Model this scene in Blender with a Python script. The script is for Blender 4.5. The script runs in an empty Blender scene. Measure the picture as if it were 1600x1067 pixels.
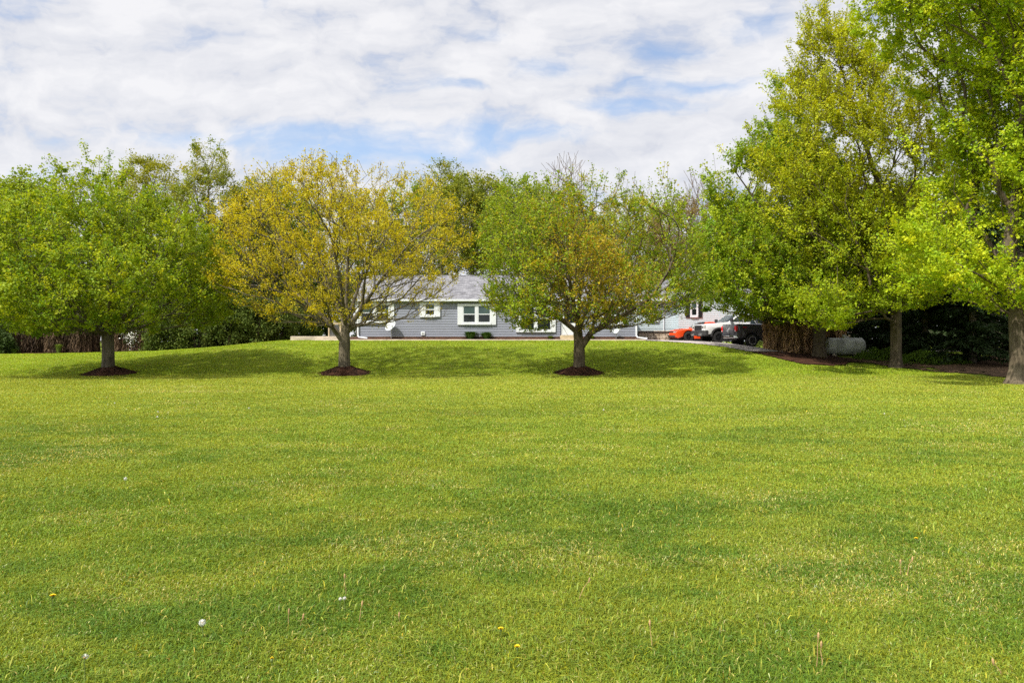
import bpy, bmesh, math, random
import numpy as np
from mathutils import Vector, Matrix

random.seed(7)
R = np.random.default_rng(11)
SC = bpy.context.scene
COL = SC.collection
F, CX, CY, CH = 1100.0, 800.0, 533.5, 1.6        # focal length and centre in photo pixels, eye height


def W(px, py, d):
    return np.array([(px - CX) / F * d, d, CH + (CY - py) / F * d])


# ------------------------------------------------------------------ numpy noise
_LAT = R.random((256, 256))


def vnoise(x, y):
    x = np.asarray(x, float); y = np.asarray(y, float)
    xi = np.floor(x).astype(int); yi = np.floor(y).astype(int)
    fx = x - xi; fy = y - yi
    fx = fx * fx * (3 - 2 * fx); fy = fy * fy * (3 - 2 * fy)
    a = _LAT[xi % 256, yi % 256]; b = _LAT[(xi + 1) % 256, yi % 256]
    c = _LAT[xi % 256, (yi + 1) % 256]; d = _LAT[(xi + 1) % 256, (yi + 1) % 256]
    return (a * (1 - fx) + b * fx) * (1 - fy) + (c * (1 - fx) + d * fx) * fy


def fbm(x, y, o=4):
    s = 0; a = 1; t = 0
    for i in range(o):
        s = s + a * vnoise(x * 2 ** i + 17 * i, y * 2 ** i + 31 * i); t += a; a *= .55
    return s / t


def sstep(t):
    t = np.clip(t, 0, 1)
    return t * t * (3 - 2 * t)


# ------------------------------------------------------------------ terrain
_HX = [-400, -60, -32, -23, -18.4, -15.5, -14, -12.5, 8, 10, 12.7, 14.9, 16, 18, 20, 30, 60, 400]
_HZ = [1.0, .75, .75, .97, 1.30, 1.64, 1.70, 1.68, 1.68, 1.66, 1.58, 1.36, 1.15, .85, .85, 1.0, 1.0, 1.0]


def ground(x, y):
    x = np.asarray(x, float); y = np.asarray(y, float)
    h = sum(np.interp(x + o, _HX, _HZ) for o in (-1.2, -.6, 0, .6, 1.2)) / 5
    lift = .03 * (fbm(x * .35 + 50, y * .35 + 9, 2) - .5) * sstep(y / 6)
    return sstep((y - 31) / 15) * h + lift * (1 - sstep((y - 36) / 8))


def gz(x, y):
    return float(ground(x, y))


def yedge(x):
    """the far edge of the mown lawn"""
    return np.interp(x, [-60, -30, -24, -19, -15.2, -13.2, -12.8, 8.2, 8.6, 10, 11, 12.6, 13.6, 14.4, 15.1, 16.6, 17.6, 18.4, 19.3, 20, 21, 22, 24, 60],
                     [49, 48.6, 48, 47.2, 46.6, 46.2, 44.9, 44.9, 44.6, 43.8, 43.2, 42.0, 40.4, 38.6, 36.7, 36.4, 37.2, 38.4, 38.2, 36, 33.4, 31, 29, 28])


# ------------------------------------------------------------------ object helpers
def tag(o, label=None, cat=None, group=None, kind=None):
    for k, v in (('label', label), ('category', cat), ('group', group), ('kind', kind)):
        if v: o[k] = v
    return o


def empty(name, loc, rz=0, label=None, cat=None, group=None):
    o = bpy.data.objects.new(name, None); COL.objects.link(o)
    o.empty_display_size = .3
    o.location = loc; o.rotation_euler = (0, 0, rz)
    return tag(o, label, cat, group)


def link(name, me, parent=None):
    o = bpy.data.objects.new(name, me); COL.objects.link(o)
    if parent: o.parent = parent
    return o


def mesh_np(name, verts, faces, mat, parent=None, colors=None, smooth=False, origin=None):
    """faces: list of int arrays, each (n, k)"""
    verts = np.asarray(verts, np.float32)
    if origin is not None: verts = verts - np.asarray(origin, np.float32)
    me = bpy.data.meshes.new(name)
    faces = [np.asarray(f, np.int32) for f in faces if len(f)]
    nl = sum(f.size for f in faces); nf = sum(len(f) for f in faces)
    me.vertices.add(len(verts)); me.vertices.foreach_set('co', verts.ravel())
    me.loops.add(nl); me.loops.foreach_set('vertex_index', np.concatenate([f.ravel() for f in faces]))
    me.polygons.add(nf)
    tot = np.concatenate([np.full(len(f), f.shape[1], np.int32) for f in faces])
    start = np.concatenate([[0], np.cumsum(tot)[:-1]]).astype(np.int32)
    me.polygons.foreach_set('loop_start', start)
    me.polygons.foreach_set('loop_total', tot)
    me.polygons.foreach_set('use_smooth', np.full(nf, smooth, dtype=bool))
    if colors is not None:
        at = me.color_attributes.new('tint', 'FLOAT_COLOR', 'POINT')
        c = np.ones((len(verts), 4), np.float32); c[:, :3] = colors
        at.data.foreach_set('color', c.ravel())
    me.update(calc_edges=True)
    me.materials.append(mat)
    return link(name, me, parent)


class MB:
    """collects boxes, prisms, tubes and turned shapes for ONE mesh object"""
    def __init__(s): s.bm = bmesh.new()

    def box(s, x0, x1, y0, y1, z0, z1, rot=None, about=None):
        r = bmesh.ops.create_cube(s.bm, size=1)
        vs = r['verts']
        for v in vs:
            v.co = Vector(((x0 + x1) / 2 + v.co.x * (x1 - x0), (y0 + y1) / 2 + v.co.y * (y1 - y0), (z0 + z1) / 2 + v.co.z * (z1 - z0)))
        if rot: bmesh.ops.rotate(s.bm, verts=vs, cent=about or (0, 0, 0), matrix=rot)
        return vs

    def poly(s, pts):
        return s.bm.faces.new([s.bm.verts.new(p) for p in pts])

    def prism_y(s, pts, y0, y1):
        """side outline (x, z) carried across the width"""
        a = [s.bm.verts.new((x, y0, z)) for x, z in pts]; b = [s.bm.verts.new((x, y1, z)) for x, z in pts]
        n = len(pts)
        s.bm.faces.new(a); s.bm.faces.new(b[::-1])
        for i in range(n):
            s.bm.faces.new((a[(i + 1) % n], a[i], b[i], b[(i + 1) % n]))
        return a + b

    def prism_z(s, pts, z0, z1):
        a = [s.bm.verts.new((x, y, z0)) for x, y in pts]; b = [s.bm.verts.new((x, y, z1)) for x, y in pts]
        n = len(pts)
        s.bm.faces.new(a[::-1]); s.bm.faces.new(b)
        for i in range(n):
            s.bm.faces.new((a[i], a[(i + 1) % n], b[(i + 1) % n], b[i]))
        return a + b

    def tube(s, pts, rad, k=8):
        pts = [Vector(p) for p in pts]
        rads = rad if isinstance(rad, (list, tuple)) else [rad] * len(pts)
        rings = []
        for i, p in enumerate(pts):
            t = (pts[min(i + 1, len(pts) - 1)] - pts[max(i - 1, 0)]).normalized()
            u = t.cross(Vector((.31, .94, .12))); u = u.normalized() if u.length > 1e-4 else t.orthogonal().normalized()
            v = t.cross(u)
            rings.append([s.bm.verts.new(p + rads[i] * (math.cos(a) * u + math.sin(a) * v)) for a in [2 * math.pi * j / k for j in range(k)]])
        for a, b in zip(rings, rings[1:]):
            for j in range(k): s.bm.faces.new((a[j], a[(j + 1) % k], b[(j + 1) % k], b[j]))
        s.bm.faces.new(rings[0][::-1]); s.bm.faces.new(rings[-1])

    def lathe(s, prof, axis='z', c=(0, 0, 0), k=24):
        """prof: (radius, height) pairs"""
        rings = []
        for r, h in prof:
            ring = []
            for j in range(k):
                a = 2 * math.pi * j / k
                p = (r * math.cos(a), r * math.sin(a), h) if axis == 'z' else ((r * math.cos(a), h, r * math.sin(a)) if axis == 'y' else (h, r * math.cos(a), r * math.sin(a)))
                ring.append(s.bm.verts.new(Vector(p) + Vector(c)))
            rings.append(ring)
        for a, b in zip(rings, rings[1:]):
            for j in range(k): s.bm.faces.new((a[j], a[(j + 1) % k], b[(j + 1) % k], b[j]))
        s.bm.faces.new(rings[0][::-1]); s.bm.faces.new(rings[-1])

    def bevel(s, w, seg=2, ang=30):
        bmesh.ops.recalc_face_normals(s.bm, faces=s.bm.faces)
        ed = [e for e in s.bm.edges if len(e.link_faces) == 2 and e.calc_face_angle(0) > math.radians(ang)]
        bmesh.ops.bevel(s.bm, geom=ed, offset=w, segments=seg, affect='EDGES', profile=.5, clamp_overlap=True)
        return s

    def build(s, name, mat, parent=None, origin=None, smooth=False, label=None):
        bmesh.ops.recalc_face_normals(s.bm, faces=s.bm.faces)
        if origin is not None: bmesh.ops.translate(s.bm, verts=s.bm.verts, vec=-Vector(origin))
        me = bpy.data.meshes.new(name); s.bm.to_mesh(me); s.bm.free()
        me.materials.append(mat)
        if smooth:
            for p in me.polygons: p.use_smooth = True
            try: me.set_sharp_from_angle(angle=math.radians(35))
            except Exception: pass
        o = link(name, me, parent)
        if label: o['label'] = label
        return o


# ------------------------------------------------------------------ materials
def new_mat(name):
    m = bpy.data.materials.new(name); m.use_nodes = True
    nt = m.node_tree; b = nt.nodes['Principled BSDF']
    return m, nt, b


def N(nt, typ, **kw):
    n = nt.nodes.new(typ)
    for k, v in kw.items():
        if k in n.inputs: n.inputs[k].default_value = v
        else: setattr(n, k, v)
    return n


def ramp(nt, fac, stops):
    r = nt.nodes.new('ShaderNodeValToRGB')
    el = r.color_ramp.elements
    while len(el) < len(stops): el.new(.5)
    for e, (p, c) in zip(el, stops):
        e.position = p; e.color = (*c, 1)
    nt.links.new(fac, r.inputs[0])
    return r.outputs[0]


def coords(nt, scale=(1, 1, 1)):
    g = N(nt, 'ShaderNodeNewGeometry'); mp = N(nt, 'ShaderNodeMapping'); mp.inputs['Scale'].default_value = scale
    nt.links.new(g.outputs['Position'], mp.inputs['Vector'])
    return mp.outputs[0]


def plain(name, col, rough=.5, metal=0, var=.12, nscale=6, bump=0, spec=.5, coat=0):
    """a colour broken up by a little weathering"""
    m, nt, b = new_mat(name)
    v = coords(nt)
    n = N(nt, 'ShaderNodeTexNoise', Scale=nscale, Detail=5.0); nt.links.new(v, n.inputs['Vector'])
    c = np.array(col)
    nt.links.new(ramp(nt, n.outputs[0], [(.3, tuple(c * (1 - var))), (.7, tuple(np.minimum(c * (1 + var), 1)))]), b.inputs['Base Color'])
    b.inputs['Roughness'].default_value = rough; b.inputs['Metallic'].default_value = metal
    b.inputs['Specular IOR Level'].default_value = spec
    if coat: b.inputs['Coat Weight'].default_value = coat; b.inputs['Coat Roughness'].default_value = .04
    if bump:
        bp = N(nt, 'ShaderNodeBump', Strength=bump, Distance=.02); nt.links.new(n.outputs[0], bp.inputs['Height']); nt.links.new(bp.outputs[0], b.inputs['Normal'])
    return m


def leaf_mat(name, trans=.35, gain=(1.25, 1.1, .5), rough=.55):
    m, nt, b = new_mat(name)
    a = N(nt, 'ShaderNodeAttribute', attribute_name='tint')
    nt.links.new(a.outputs['Color'], b.inputs['Base Color'])
    b.inputs['Roughness'].default_value = rough; b.inputs['Specular IOR Level'].default_value = .2
    mul = N(nt, 'ShaderNodeVectorMath', operation='MULTIPLY'); mul.inputs[1].default_value = gain
    nt.links.new(a.outputs['Color'], mul.inputs[0])
    t = N(nt, 'ShaderNodeBsdfTranslucent'); nt.links.new(mul.outputs[0], t.inputs['Color'])
    mx = N(nt, 'ShaderNodeMixShader'); mx.inputs[0].default_value = trans
    nt.links.new(b.outputs[0], mx.inputs[1]); nt.links.new(t.outputs[0], mx.inputs[2])
    nt.links.new(mx.outputs[0], nt.nodes['Material Output'].inputs['Surface'])
    return m


def bark_mat(name, dark, light, scale=7):
    m, nt, b = new_mat(name)
    v = coords(nt, (scale, scale, scale * .18))
    n = N(nt, 'ShaderNodeTexNoise', Scale=1.6, Detail=7.0, Roughness=.65); nt.links.new(v, n.inputs['Vector'])
    n2 = N(nt, 'ShaderNodeTexNoise', Scale=1.1, Detail=3.0); nt.links.new(coords(nt, (1.3, 1.3, 1.3)), n2.inputs['Vector'])
    ad = N(nt, 'ShaderNodeMath', operation='MULTIPLY_ADD'); ad.inputs[1].default_value = .45; 
    nt.links.new(n2.outputs[0], ad.inputs[0]); nt.links.new(n.outputs[0], ad.inputs[2])
    nt.links.new(ramp(nt, ad.outputs[0], [(.52, dark), (.92, light)]), b.inputs['Base Color'])
    b.inputs['Roughness'].default_value = .9; b.inputs['Specular IOR Level'].default_value = .15
    bp = N(nt, 'ShaderNodeBump', Strength=.9, Distance=.03); nt.links.new(n.outputs[0], bp.inputs['Height']); nt.links.new(bp.outputs[0], b.inputs['Normal'])
    return m


def lawn_mat():
    m, nt, b = new_mat('turf')
    v = coords(nt, (.55, 1.1, 1)); n = N(nt, 'ShaderNodeTexNoise', Scale=.5, Detail=5.0, Roughness=.6); nt.links.new(v, n.inputs['Vector'])
    n2 = N(nt, 'ShaderNodeTexNoise', Scale=22.0, Detail=6.0, Roughness=.7); nt.links.new(coords(nt), n2.inputs['Vector'])
    ad = N(nt, 'ShaderNodeMath', operation='MULTIPLY_ADD'); ad.inputs[1].default_value = .55
    nt.links.new(n2.outputs[0], ad.inputs[0]); nt.links.new(n.outputs[0], ad.inputs[2])
    nt.links.new(ramp(nt, ad.outputs[0], [(.55, (.06, .085, .010)), (.78, (.13, .175, .014)), (1, (.23, .26, .03))]), b.inputs['Base Color'])
    b.inputs['Roughness'].default_value = .95; b.inputs['Specular IOR Level'].default_value = .1
    bp = N(nt, 'ShaderNodeBump', Strength=.8, Distance=.03); nt.links.new(n2.outputs[0], bp.inputs['Height']); nt.links.new(bp.outputs[0], b.inputs['Normal'])
    return m


def mulch_mat(name, a, c):
    m, nt, b = new_mat(name)
    vo = N(nt, 'ShaderNodeTexVoronoi', Scale=16.0); nt.links.new(coords(nt, (1, 1.6, 1.3)), vo.inputs['Vector'])
    n = N(nt, 'ShaderNodeTexNoise', Scale=3.0, Detail=6.0); nt.links.new(coords(nt), n.inputs['Vector'])
    sx = N(nt, 'ShaderNodeSeparateColor'); nt.links.new(vo.outputs['Color'], sx.inputs[0])
    ad = N(nt, 'ShaderNodeMath', operation='MULTIPLY_ADD'); ad.inputs[1].default_value = .5
    nt.links.new(sx.outputs[0], ad.inputs[0]); nt.links.new(n.outputs[0], ad.inputs[2])
    nt.links.new(ramp(nt, ad.outputs[0], [(.45, a), (.95, c)]), b.inputs['Base Color'])
    b.inputs['Roughness'].default_value = .95; b.inputs['Specular IOR Level'].default_value = .15
    bp = N(nt, 'ShaderNodeBump', Strength=1.0, Distance=.05); nt.links.new(vo.outputs['Distance'], bp.inputs['Height']); nt.links.new(bp.outputs[0], b.inputs['Normal'])
    return m


def shingle_mat():
    m, nt, b = new_mat('shingles')
    br = N(nt, 'ShaderNodeTexBrick', Scale=1.0); br.inputs['Brick Width'].default_value = .33; br.inputs['Row Height'].default_value = .13
    br.inputs['Mortar Size'].default_value = .006; br.inputs['Color1'].default_value = (.11, .11, .125, 1); br.inputs['Color2'].default_value = (.22, .22, .24, 1); br.inputs['Mortar'].default_value = (.08, .08, .09, 1)
    nt.links.new(coords(nt), br.inputs['Vector'])
    n = N(nt, 'ShaderNodeTexNoise', Scale=5.0, Detail=6.0); nt.links.new(coords(nt), n.inputs['Vector'])
    mx = N(nt, 'ShaderNodeMix', data_type='RGBA', blend_type='MULTIPLY'); mx.inputs[0].default_value = 1
    nt.links.new(br.outputs[0], mx.inputs[6]); nt.links.new(ramp(nt, n.outputs[0], [(.25, (.7, .7, .7)), (.75, (1.2, 1.2, 1.2))]), mx.inputs[7])
    nt.links.new(mx.outputs[2], b.inputs['Base Color']); b.inputs['Roughness'].default_value = .9
    bp = N(nt, 'ShaderNodeBump', Strength=.5, Distance=.02); nt.links.new(br.outputs['Fac'], bp.inputs['Height']); bp.invert = True; nt.links.new(bp.outputs[0], b.inputs['Normal'])
    return m


M = dict(
    leaf=leaf_mat('leaf', .42), grass=leaf_mat('grass_blade', .32, (1.3, 1.12, .4), .6), needle=leaf_mat('needle', .12, (1, 1, 1), .7),
    bark_grey=bark_mat('grey_bark', (.045, .034, .022), (.155, .125, .085)), bark_dark=bark_mat('dark_bark', (.045, .038, .028), (.17, .145, .11)),
    bark_pale=bark_mat('pale_bark', (.05, .042, .028), (.175, .15, .105)), bark_brown=bark_mat('brown_bark', (.06, .042, .028), (.20, .15, .11)),
    turf=lawn_mat(), mulch=mulch_mat('mulch', (.018, .008, .005), (.085, .038, .022)), red_mulch=mulch_mat('red_mulch', (.06, .022, .015), (.17, .07, .045)),
    litter=mulch_mat('leaf_litter', (.045, .028, .016), (.17, .105, .06)), shingles=shingle_mat(),
    siding=plain('blue_grey_siding', (.200, .214, .268), .55, var=.06, nscale=1.2), white=plain('white_paint', (.60, .625, .665), .45, var=.04, nscale=2),
    white_siding=plain('white_siding', (.45, .53, .57), .5, var=.04, nscale=1.5), black=plain('black_paint', (.012, .012, .014), .5),
    concrete=plain('concrete', (.46, .39, .31), .9, var=.22, nscale=2.5, bump=.3), asphalt=plain('driveway', (.33, .29, .28), .95, var=.25, nscale=3, bump=.4),
    glass_dark=plain('window_glass', (.012, .016, .017), .04, var=.3, nscale=.7), glass_green=plain('greenish_glass', (.045, .075, .075), .10, var=.2, nscale=.9),  # near black lower panes, greenish upper panes
    car_glass=plain('car_glass', (.02, .028, .032), .03, spec=.8), red_paint=plain('red_paint', (.68, .060, .006), .35, var=.03, coat=.3), white_car=plain('white_car_paint', (.68, .69, .71), .25, var=.03, coat=.8),
    grey_car=plain('grey_car_paint', (.060, .062, .070), .3, var=.06, coat=.7), chrome=plain('chrome', (.70, .71, .73), .12, metal=1, var=.04), rubber=plain('tyre_rubber', (.014, .014, .015), .85, bump=.2, nscale=20),
    rim_dark=plain('dark_rim', (.03, .03, .033), .35, metal=.6), rim_light=plain('alloy_rim', (.60, .60, .61), .35, metal=.25), plastic=plain('black_plastic', (.022, .022, .024), .65),
    lamp_red=plain('red_lens', (.55, .012, .010), .15, coat=.6), lamp_clear=plain('clear_lens', (.45, .45, .42), .12, coat=.8), tank=plain('tank_paint', (.42, .43, .39), .6, var=.35, nscale=2.5, bump=.04),
    stone=mulch_mat('block_stone', (.22, .17, .12), (.55, .46, .36)), tan=plain('tan_wood', (.42, .34, .22), .8, var=.15), ac_grey=plain('grey_metal', (.35, .36, .37), .5), dish=plain('dish_paint', (.40, .43, .45), .4, var=.05),
    yellow=plain('yellow_petals', (.80, .60, .010), .7, var=.2, nscale=60), fluff=plain('seed_fluff', (.62, .62, .57), .95, var=.1, nscale=50), stem=plain('green_stem', (.12, .17, .035), .6), dry=plain('dry_stalk', (.36, .23, .10), .8, var=.3, nscale=30),
    blossom=plain('white_blossom', (.75, .74, .68), .8))

# ------------------------------------------------------------------ world, sun, camera
SUN_AZ, SUN_EL = math.radians(229), math.radians(53)      # compass-like, clockwise from +y: behind the viewer and to the left
sx, sy = math.sin(SUN_AZ) * math.cos(SUN_EL), math.cos(SUN_AZ) * math.cos(SUN_EL)
SUN_DIR = Vector((sx, sy, math.sin(SUN_EL)))
EXPOSURE = 1.0


def make_world():
    w = bpy.data.worlds.new('World'); SC.world = w; w.use_nodes = True
    nt = w.node_tree; nt.nodes.clear(); L = nt.links.new
    sky = N(nt, 'ShaderNodeTexSky', sky_type='NISHITA', sun_disc=False, sun_elevation=SUN_EL, sun_rotation=SUN_AZ)
    sky.air_density = 1.0; sky.dust_density = .6; sky.ozone_density = 1.5
    tc = N(nt, 'ShaderNodeTexCoord')
    sp = N(nt, 'ShaderNodeSeparateXYZ'); L(tc.outputs['Generated'], sp.inputs[0])

    def math_(op, a, b=None, c=None, clamp=False):
        n = N(nt, 'ShaderNodeMath', operation=op); n.use_clamp = clamp
        for i, v in enumerate((a, b, c)):
            if v is None: continue
            if isinstance(v, (int, float)): n.inputs[i].default_value = v
            else: L(v, n.inputs[i])
        return n.outputs[0]
    x, y, z = sp.outputs
    zz = math_('ADD', math_('MAXIMUM', z, 0.0), .22)
    cx = math_('DIVIDE', x, zz); cy = math_('DIVIDE', y, zz)
    cv = N(nt, 'ShaderNodeCombineXYZ'); L(cx, cv.inputs[0]); L(cy, cv.inputs[1])
    n1 = N(nt, 'ShaderNodeTexNoise', Scale=2.1, Detail=9.0, Roughness=.58, Distortion=.35); L(cv.outputs[0], n1.inputs['Vector'])
    mp = N(nt, 'ShaderNodeMapping'); mp.inputs['Scale'].default_value = (.8, 2.6, 1); mp.inputs['Rotation'].default_value = (0, 0, .25); L(cv.outputs[0], mp.inputs[0])
    n2 = N(nt, 'ShaderNodeTexNoise', Scale=2.6, Detail=8.0, Roughness=.58, Distortion=.5); L(mp.outputs[0], n2.inputs['Vector'])
    yy = math_('MAXIMUM', math_('ABSOLUTE', y), .05)
    uv = N(nt, 'ShaderNodeCombineXYZ'); L(math_('DIVIDE', x, yy), uv.inputs[0]); L(math_('DIVIDE', z, yy), uv.inputs[1])
    wn = N(nt, 'ShaderNodeTexNoise', Scale=3.2, Detail=5.0, Roughness=.6); L(uv.outputs[0], wn.inputs['Vector'])
    ws = N(nt, 'ShaderNodeVectorMath', operation='SUBTRACT'); L(wn.outputs['Color'], ws.inputs[0]); ws.inputs[1].default_value = (.5, .5, .5)
    wm = N(nt, 'ShaderNodeVectorMath', operation='MULTIPLY'); L(ws.outputs[0], wm.inputs[0]); wm.inputs[1].default_value = (.34, .085, 0)
    uvw = N(nt, 'ShaderNodeVectorMath', operation='ADD'); L(uv.outputs[0], uvw.inputs[0]); L(wm.outputs[0], uvw.inputs[1]); uv = uvw
    # openings of blue between the clouds (direction, half width, half height)
    gaps = [(330, 218, 150, 13, .7), (480, 216, 140, 20, .9), (600, 232, 150, 34, 1.0), (735, 225, 120, 36, .95), (850, 214, 140, 22, .85), (990, 172, 110, 18, .72),
            (1120, 142, 110, 18, .75), (700, 143, 45, 12, .8), (850, 105, 50, 18, .8), (775, 55, 35, 12, .7), (1150, 50, 50, 26, .75), (1050, 82, 45, 11, .45), (20, 272, 90, 14, .5),
            (362, 10, 16, 18, .6), (700, 195, 40, 14, .5), (800, 262, 90, 12, .5), (1350, 40, 120, 30, .4)]
    tot = None
    for px, py, rx, ry, s in gaps:
        sb = N(nt, 'ShaderNodeVectorMath', operation='SUBTRACT'); L(uv.outputs[0], sb.inputs[0]); sb.inputs[1].default_value = ((px - CX) / F, (CY - py) / F, 0)
        sc = N(nt, 'ShaderNodeVectorMath', operation='MULTIPLY'); L(sb.outputs[0], sc.inputs[0]); sc.inputs[1].default_value = (F / rx, F / ry, 0)
        dt = N(nt, 'ShaderNodeVectorMath', operation='DOT_PRODUCT'); L(sc.outputs[0], dt.inputs[0]); L(sc.outputs[0], dt.inputs[1])
        e = math_('MULTIPLY', math_('POWER', 2.718, math_('MULTIPLY', dt.outputs['Value'], -.8)), s)
        tot = e if tot is None else math_('MAXIMUM', tot, e)
    us = N(nt, 'ShaderNodeVectorMath', operation='MULTIPLY'); L(uv.outputs[0], us.inputs[0]); us.inputs[1].default_value = (8.0, 18.0, 0)
    n3 = N(nt, 'ShaderNodeTexNoise', Scale=1.0, Detail=8.0, Roughness=.58, Distortion=.15); L(us.outputs[0], n3.inputs['Vector'])
    for px, py, rx, ry, s in [(1010, 240, 230, 44, .75), (1150, 215, 120, 30, .5)]:            # a white bank low in the sky
        sb = N(nt, 'ShaderNodeVectorMath', operation='SUBTRACT'); L(uv.outputs[0], sb.inputs[0]); sb.inputs[1].default_value = ((px - CX) / F, (CY - py) / F, 0)
        sc = N(nt, 'ShaderNodeVectorMath', operation='MULTIPLY'); L(sb.outputs[0], sc.inputs[0]); sc.inputs[1].default_value = (F / rx, F / ry, 0)
        dt = N(nt, 'ShaderNodeVectorMath', operation='DOT_PRODUCT'); L(sc.outputs[0], dt.inputs[0]); L(sc.outputs[0], dt.inputs[1])
        tot = math_('SUBTRACT', tot, math_('MULTIPLY', math_('POWER', 2.718, math_('MULTIPLY', dt.outputs['Value'], -1.0)), s))
    nn = math_('ADD', math_('MULTIPLY', n1.outputs[0], .36), math_('ADD', math_('MULTIPLY', n2.outputs[0], .12), math_('MULTIPLY', n3.outputs[0], .52)))       # about .3 .. .7
    cover = math_('SUBTRACT', math_('MULTIPLY_ADD', nn, 4.0, -1.10), math_('MULTIPLY', tot, .72))
    mask = N(nt, 'ShaderNodeMapRange', interpolation_type='SMOOTHSTEP'); L(cover, mask.inputs[0])
    mask.inputs[1].default_value = .02; mask.inputs[2].default_value = .86; mask.inputs[3].default_value = .22; mask.inputs[4].default_value = .97
    ccol = ramp(nt, math_('ADD', math_('MULTIPLY', n3.outputs[0], .7), math_('MULTIPLY', n1.outputs[0], .3)), [(.34, (.62, .65, .75)), (.46, (.80, .81, .86)), (.60, (.95, .945, .965))])
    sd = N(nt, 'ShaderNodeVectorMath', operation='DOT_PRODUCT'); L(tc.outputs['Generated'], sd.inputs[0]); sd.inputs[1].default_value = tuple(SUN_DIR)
    glow = math_('MULTIPLY_ADD', math_('POWER', math_('MAXIMUM', sd.outputs['Value'], 0.0), 5.0), 3.2, 1.0)      # unseen glow added to the cloud round the sun, to soften shade
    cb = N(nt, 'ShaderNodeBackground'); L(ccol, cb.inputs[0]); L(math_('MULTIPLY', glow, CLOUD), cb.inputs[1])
    sb = N(nt, 'ShaderNodeBackground', Strength=.105); L(sky.outputs[0], sb.inputs[0])
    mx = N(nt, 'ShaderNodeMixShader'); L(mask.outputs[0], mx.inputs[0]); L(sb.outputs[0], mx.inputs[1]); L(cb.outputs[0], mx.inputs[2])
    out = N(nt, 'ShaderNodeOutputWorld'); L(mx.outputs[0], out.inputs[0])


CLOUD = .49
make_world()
sun = bpy.data.lights.new('sun', 'SUN'); sun.energy = 3.4; sun.angle = math.radians(1.0); sun.color = (1, .94, .83)
so = bpy.data.objects.new('sun', sun); COL.objects.link(so); so.location = (-30, -30, 40)
so.rotation_euler = SUN_DIR.to_track_quat('Z', 'Y').to_euler()
cam = bpy.data.cameras.new('camera'); cam.sensor_width = 36; cam.lens = F / 1600 * 36; cam.clip_end = 3000; cam.clip_start = .05
co = bpy.data.objects.new('camera', cam); COL.objects.link(co); co.location = (0, 0, CH); co.rotation_euler = (math.pi / 2, 0, 0)
SC.camera = co
SC.view_settings.view_transform = 'Standard'; SC.view_settings.look = 'None'; SC.view_settings.exposure = EXPOSURE; SC.view_settings.gamma = 1
SC.cycles.max_bounces = 6; SC.cycles.diffuse_bounces = 3; SC.cycles.transmission_bounces = 4; SC.cycles.transparent_max_bounces = 8
SC.cycles.sample_clamp_indirect = 4; SC.cycles.use_denoising = False


# ------------------------------------------------------------------ ground, beds, drive
def sheet(name, xs, ys, mat, dz=0., mask=None, zfun=None):
    X, Y = np.meshgrid(xs, ys); Z = (zfun or ground)(X, Y) + dz
    v = np.stack([X.ravel(), Y.ravel(), Z.ravel()], 1)
    nx, ny = len(xs), len(ys)
    i = np.arange(nx - 1)[None, :] + nx * np.arange(ny - 1)[:, None]
    f = np.stack([i, i + 1, i + 1 + nx, i + nx], -1).reshape(-1, 4)
    if mask is not None:
        c = v[f].mean(1); f = f[mask(c[:, 0], c[:, 1])]
        used = np.unique(f); re = -np.ones(len(v), int); re[used] = np.arange(len(used)); v = v[used]; f = re[f]
    return mesh_np(name, v, [f], mat, smooth=True)


xs = np.concatenate([[-900, -500, -250, -140, -90, -65, -52], np.arange(-45, 45.01, .3), [52, 65, 90, 140, 250, 500, 900]])
ys = np.concatenate([[-300, -120, -50, -20, -8], np.arange(-3, 62.01, .3), [66, 72, 80, 95, 120, 160, 250, 500, 1400]])
tag(sheet('lawn', xs, ys, M['turf']), kind='structure')


def wob(x, y, s=1.3, a=.35): return a * (fbm(x * s + 3, y * s + 70, 3) - .5) * 2


def bed_hedge(x, y):     # mulch under the hedge on the drive side
    return (y + wob(x, y) > yedge(x)) & (x > 13.2) & (x < 19.2) & (y < 46) & (y > 33) & ~drive(x, y)


def drive(x, y):
    near = np.interp(x, [8.3, 9.5, 11, 12.6, 13.6, 14.4, 15.6, 17.0, 18, 40], [44.9, 44.1, 43.1, 41.9, 40.3, 40.5, 41.6, 42.6, 44.4, 45])
    return (x > 8.35) & (x < 40) & (y > near) & (y < 56)


fx = np.arange(-40, 44, .2)
tag(sheet('driveway', np.arange(8.2, 40, .2), np.arange(40, 56.1, .2), M['asphalt'], .035, drive), kind='structure')
tag(sheet('mulch_bed', np.arange(12.8, 20, .15), np.arange(33, 46.1, .15), M['mulch'], .05, bed_hedge), kind='structure')
tag(sheet('leaf_litter', np.arange(18.4, 34, .15), np.arange(27, 42.1, .15), M['litter'], .04,
          lambda x, y: (y + wob(x, y, 1.1, .9) > yedge(x) + .2) & (x > 18.8 + wob(x, y)) & (y < 41) & (fbm(x * 1.7 + 9, y * 1.7, 3) < .56 + .25 * (y > yedge(x) + 4))), kind='structure')
tag(sheet('red_mulch_bed', np.arange(-46, -20, .2), np.arange(47, 52.1, .2), M['red_mulch'], .05, lambda x, y: (y + wob(x, y) * .6 > yedge(x)) & (x < -22)), kind='structure')
tag(sheet('evergreen_bed', np.arange(-24, -12.6, .2), np.arange(45.4, 56.1, .2), M['mulch'], .04, lambda x, y: (y + wob(x, y) * .6 > yedge(x) + .2) & (x > -22) & (x < -15.4 + .1 * (y - 46))), kind='structure')
HX0, HX1, HY = -10.1, 8.15, 46.0       # the long front wall of the house
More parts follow.
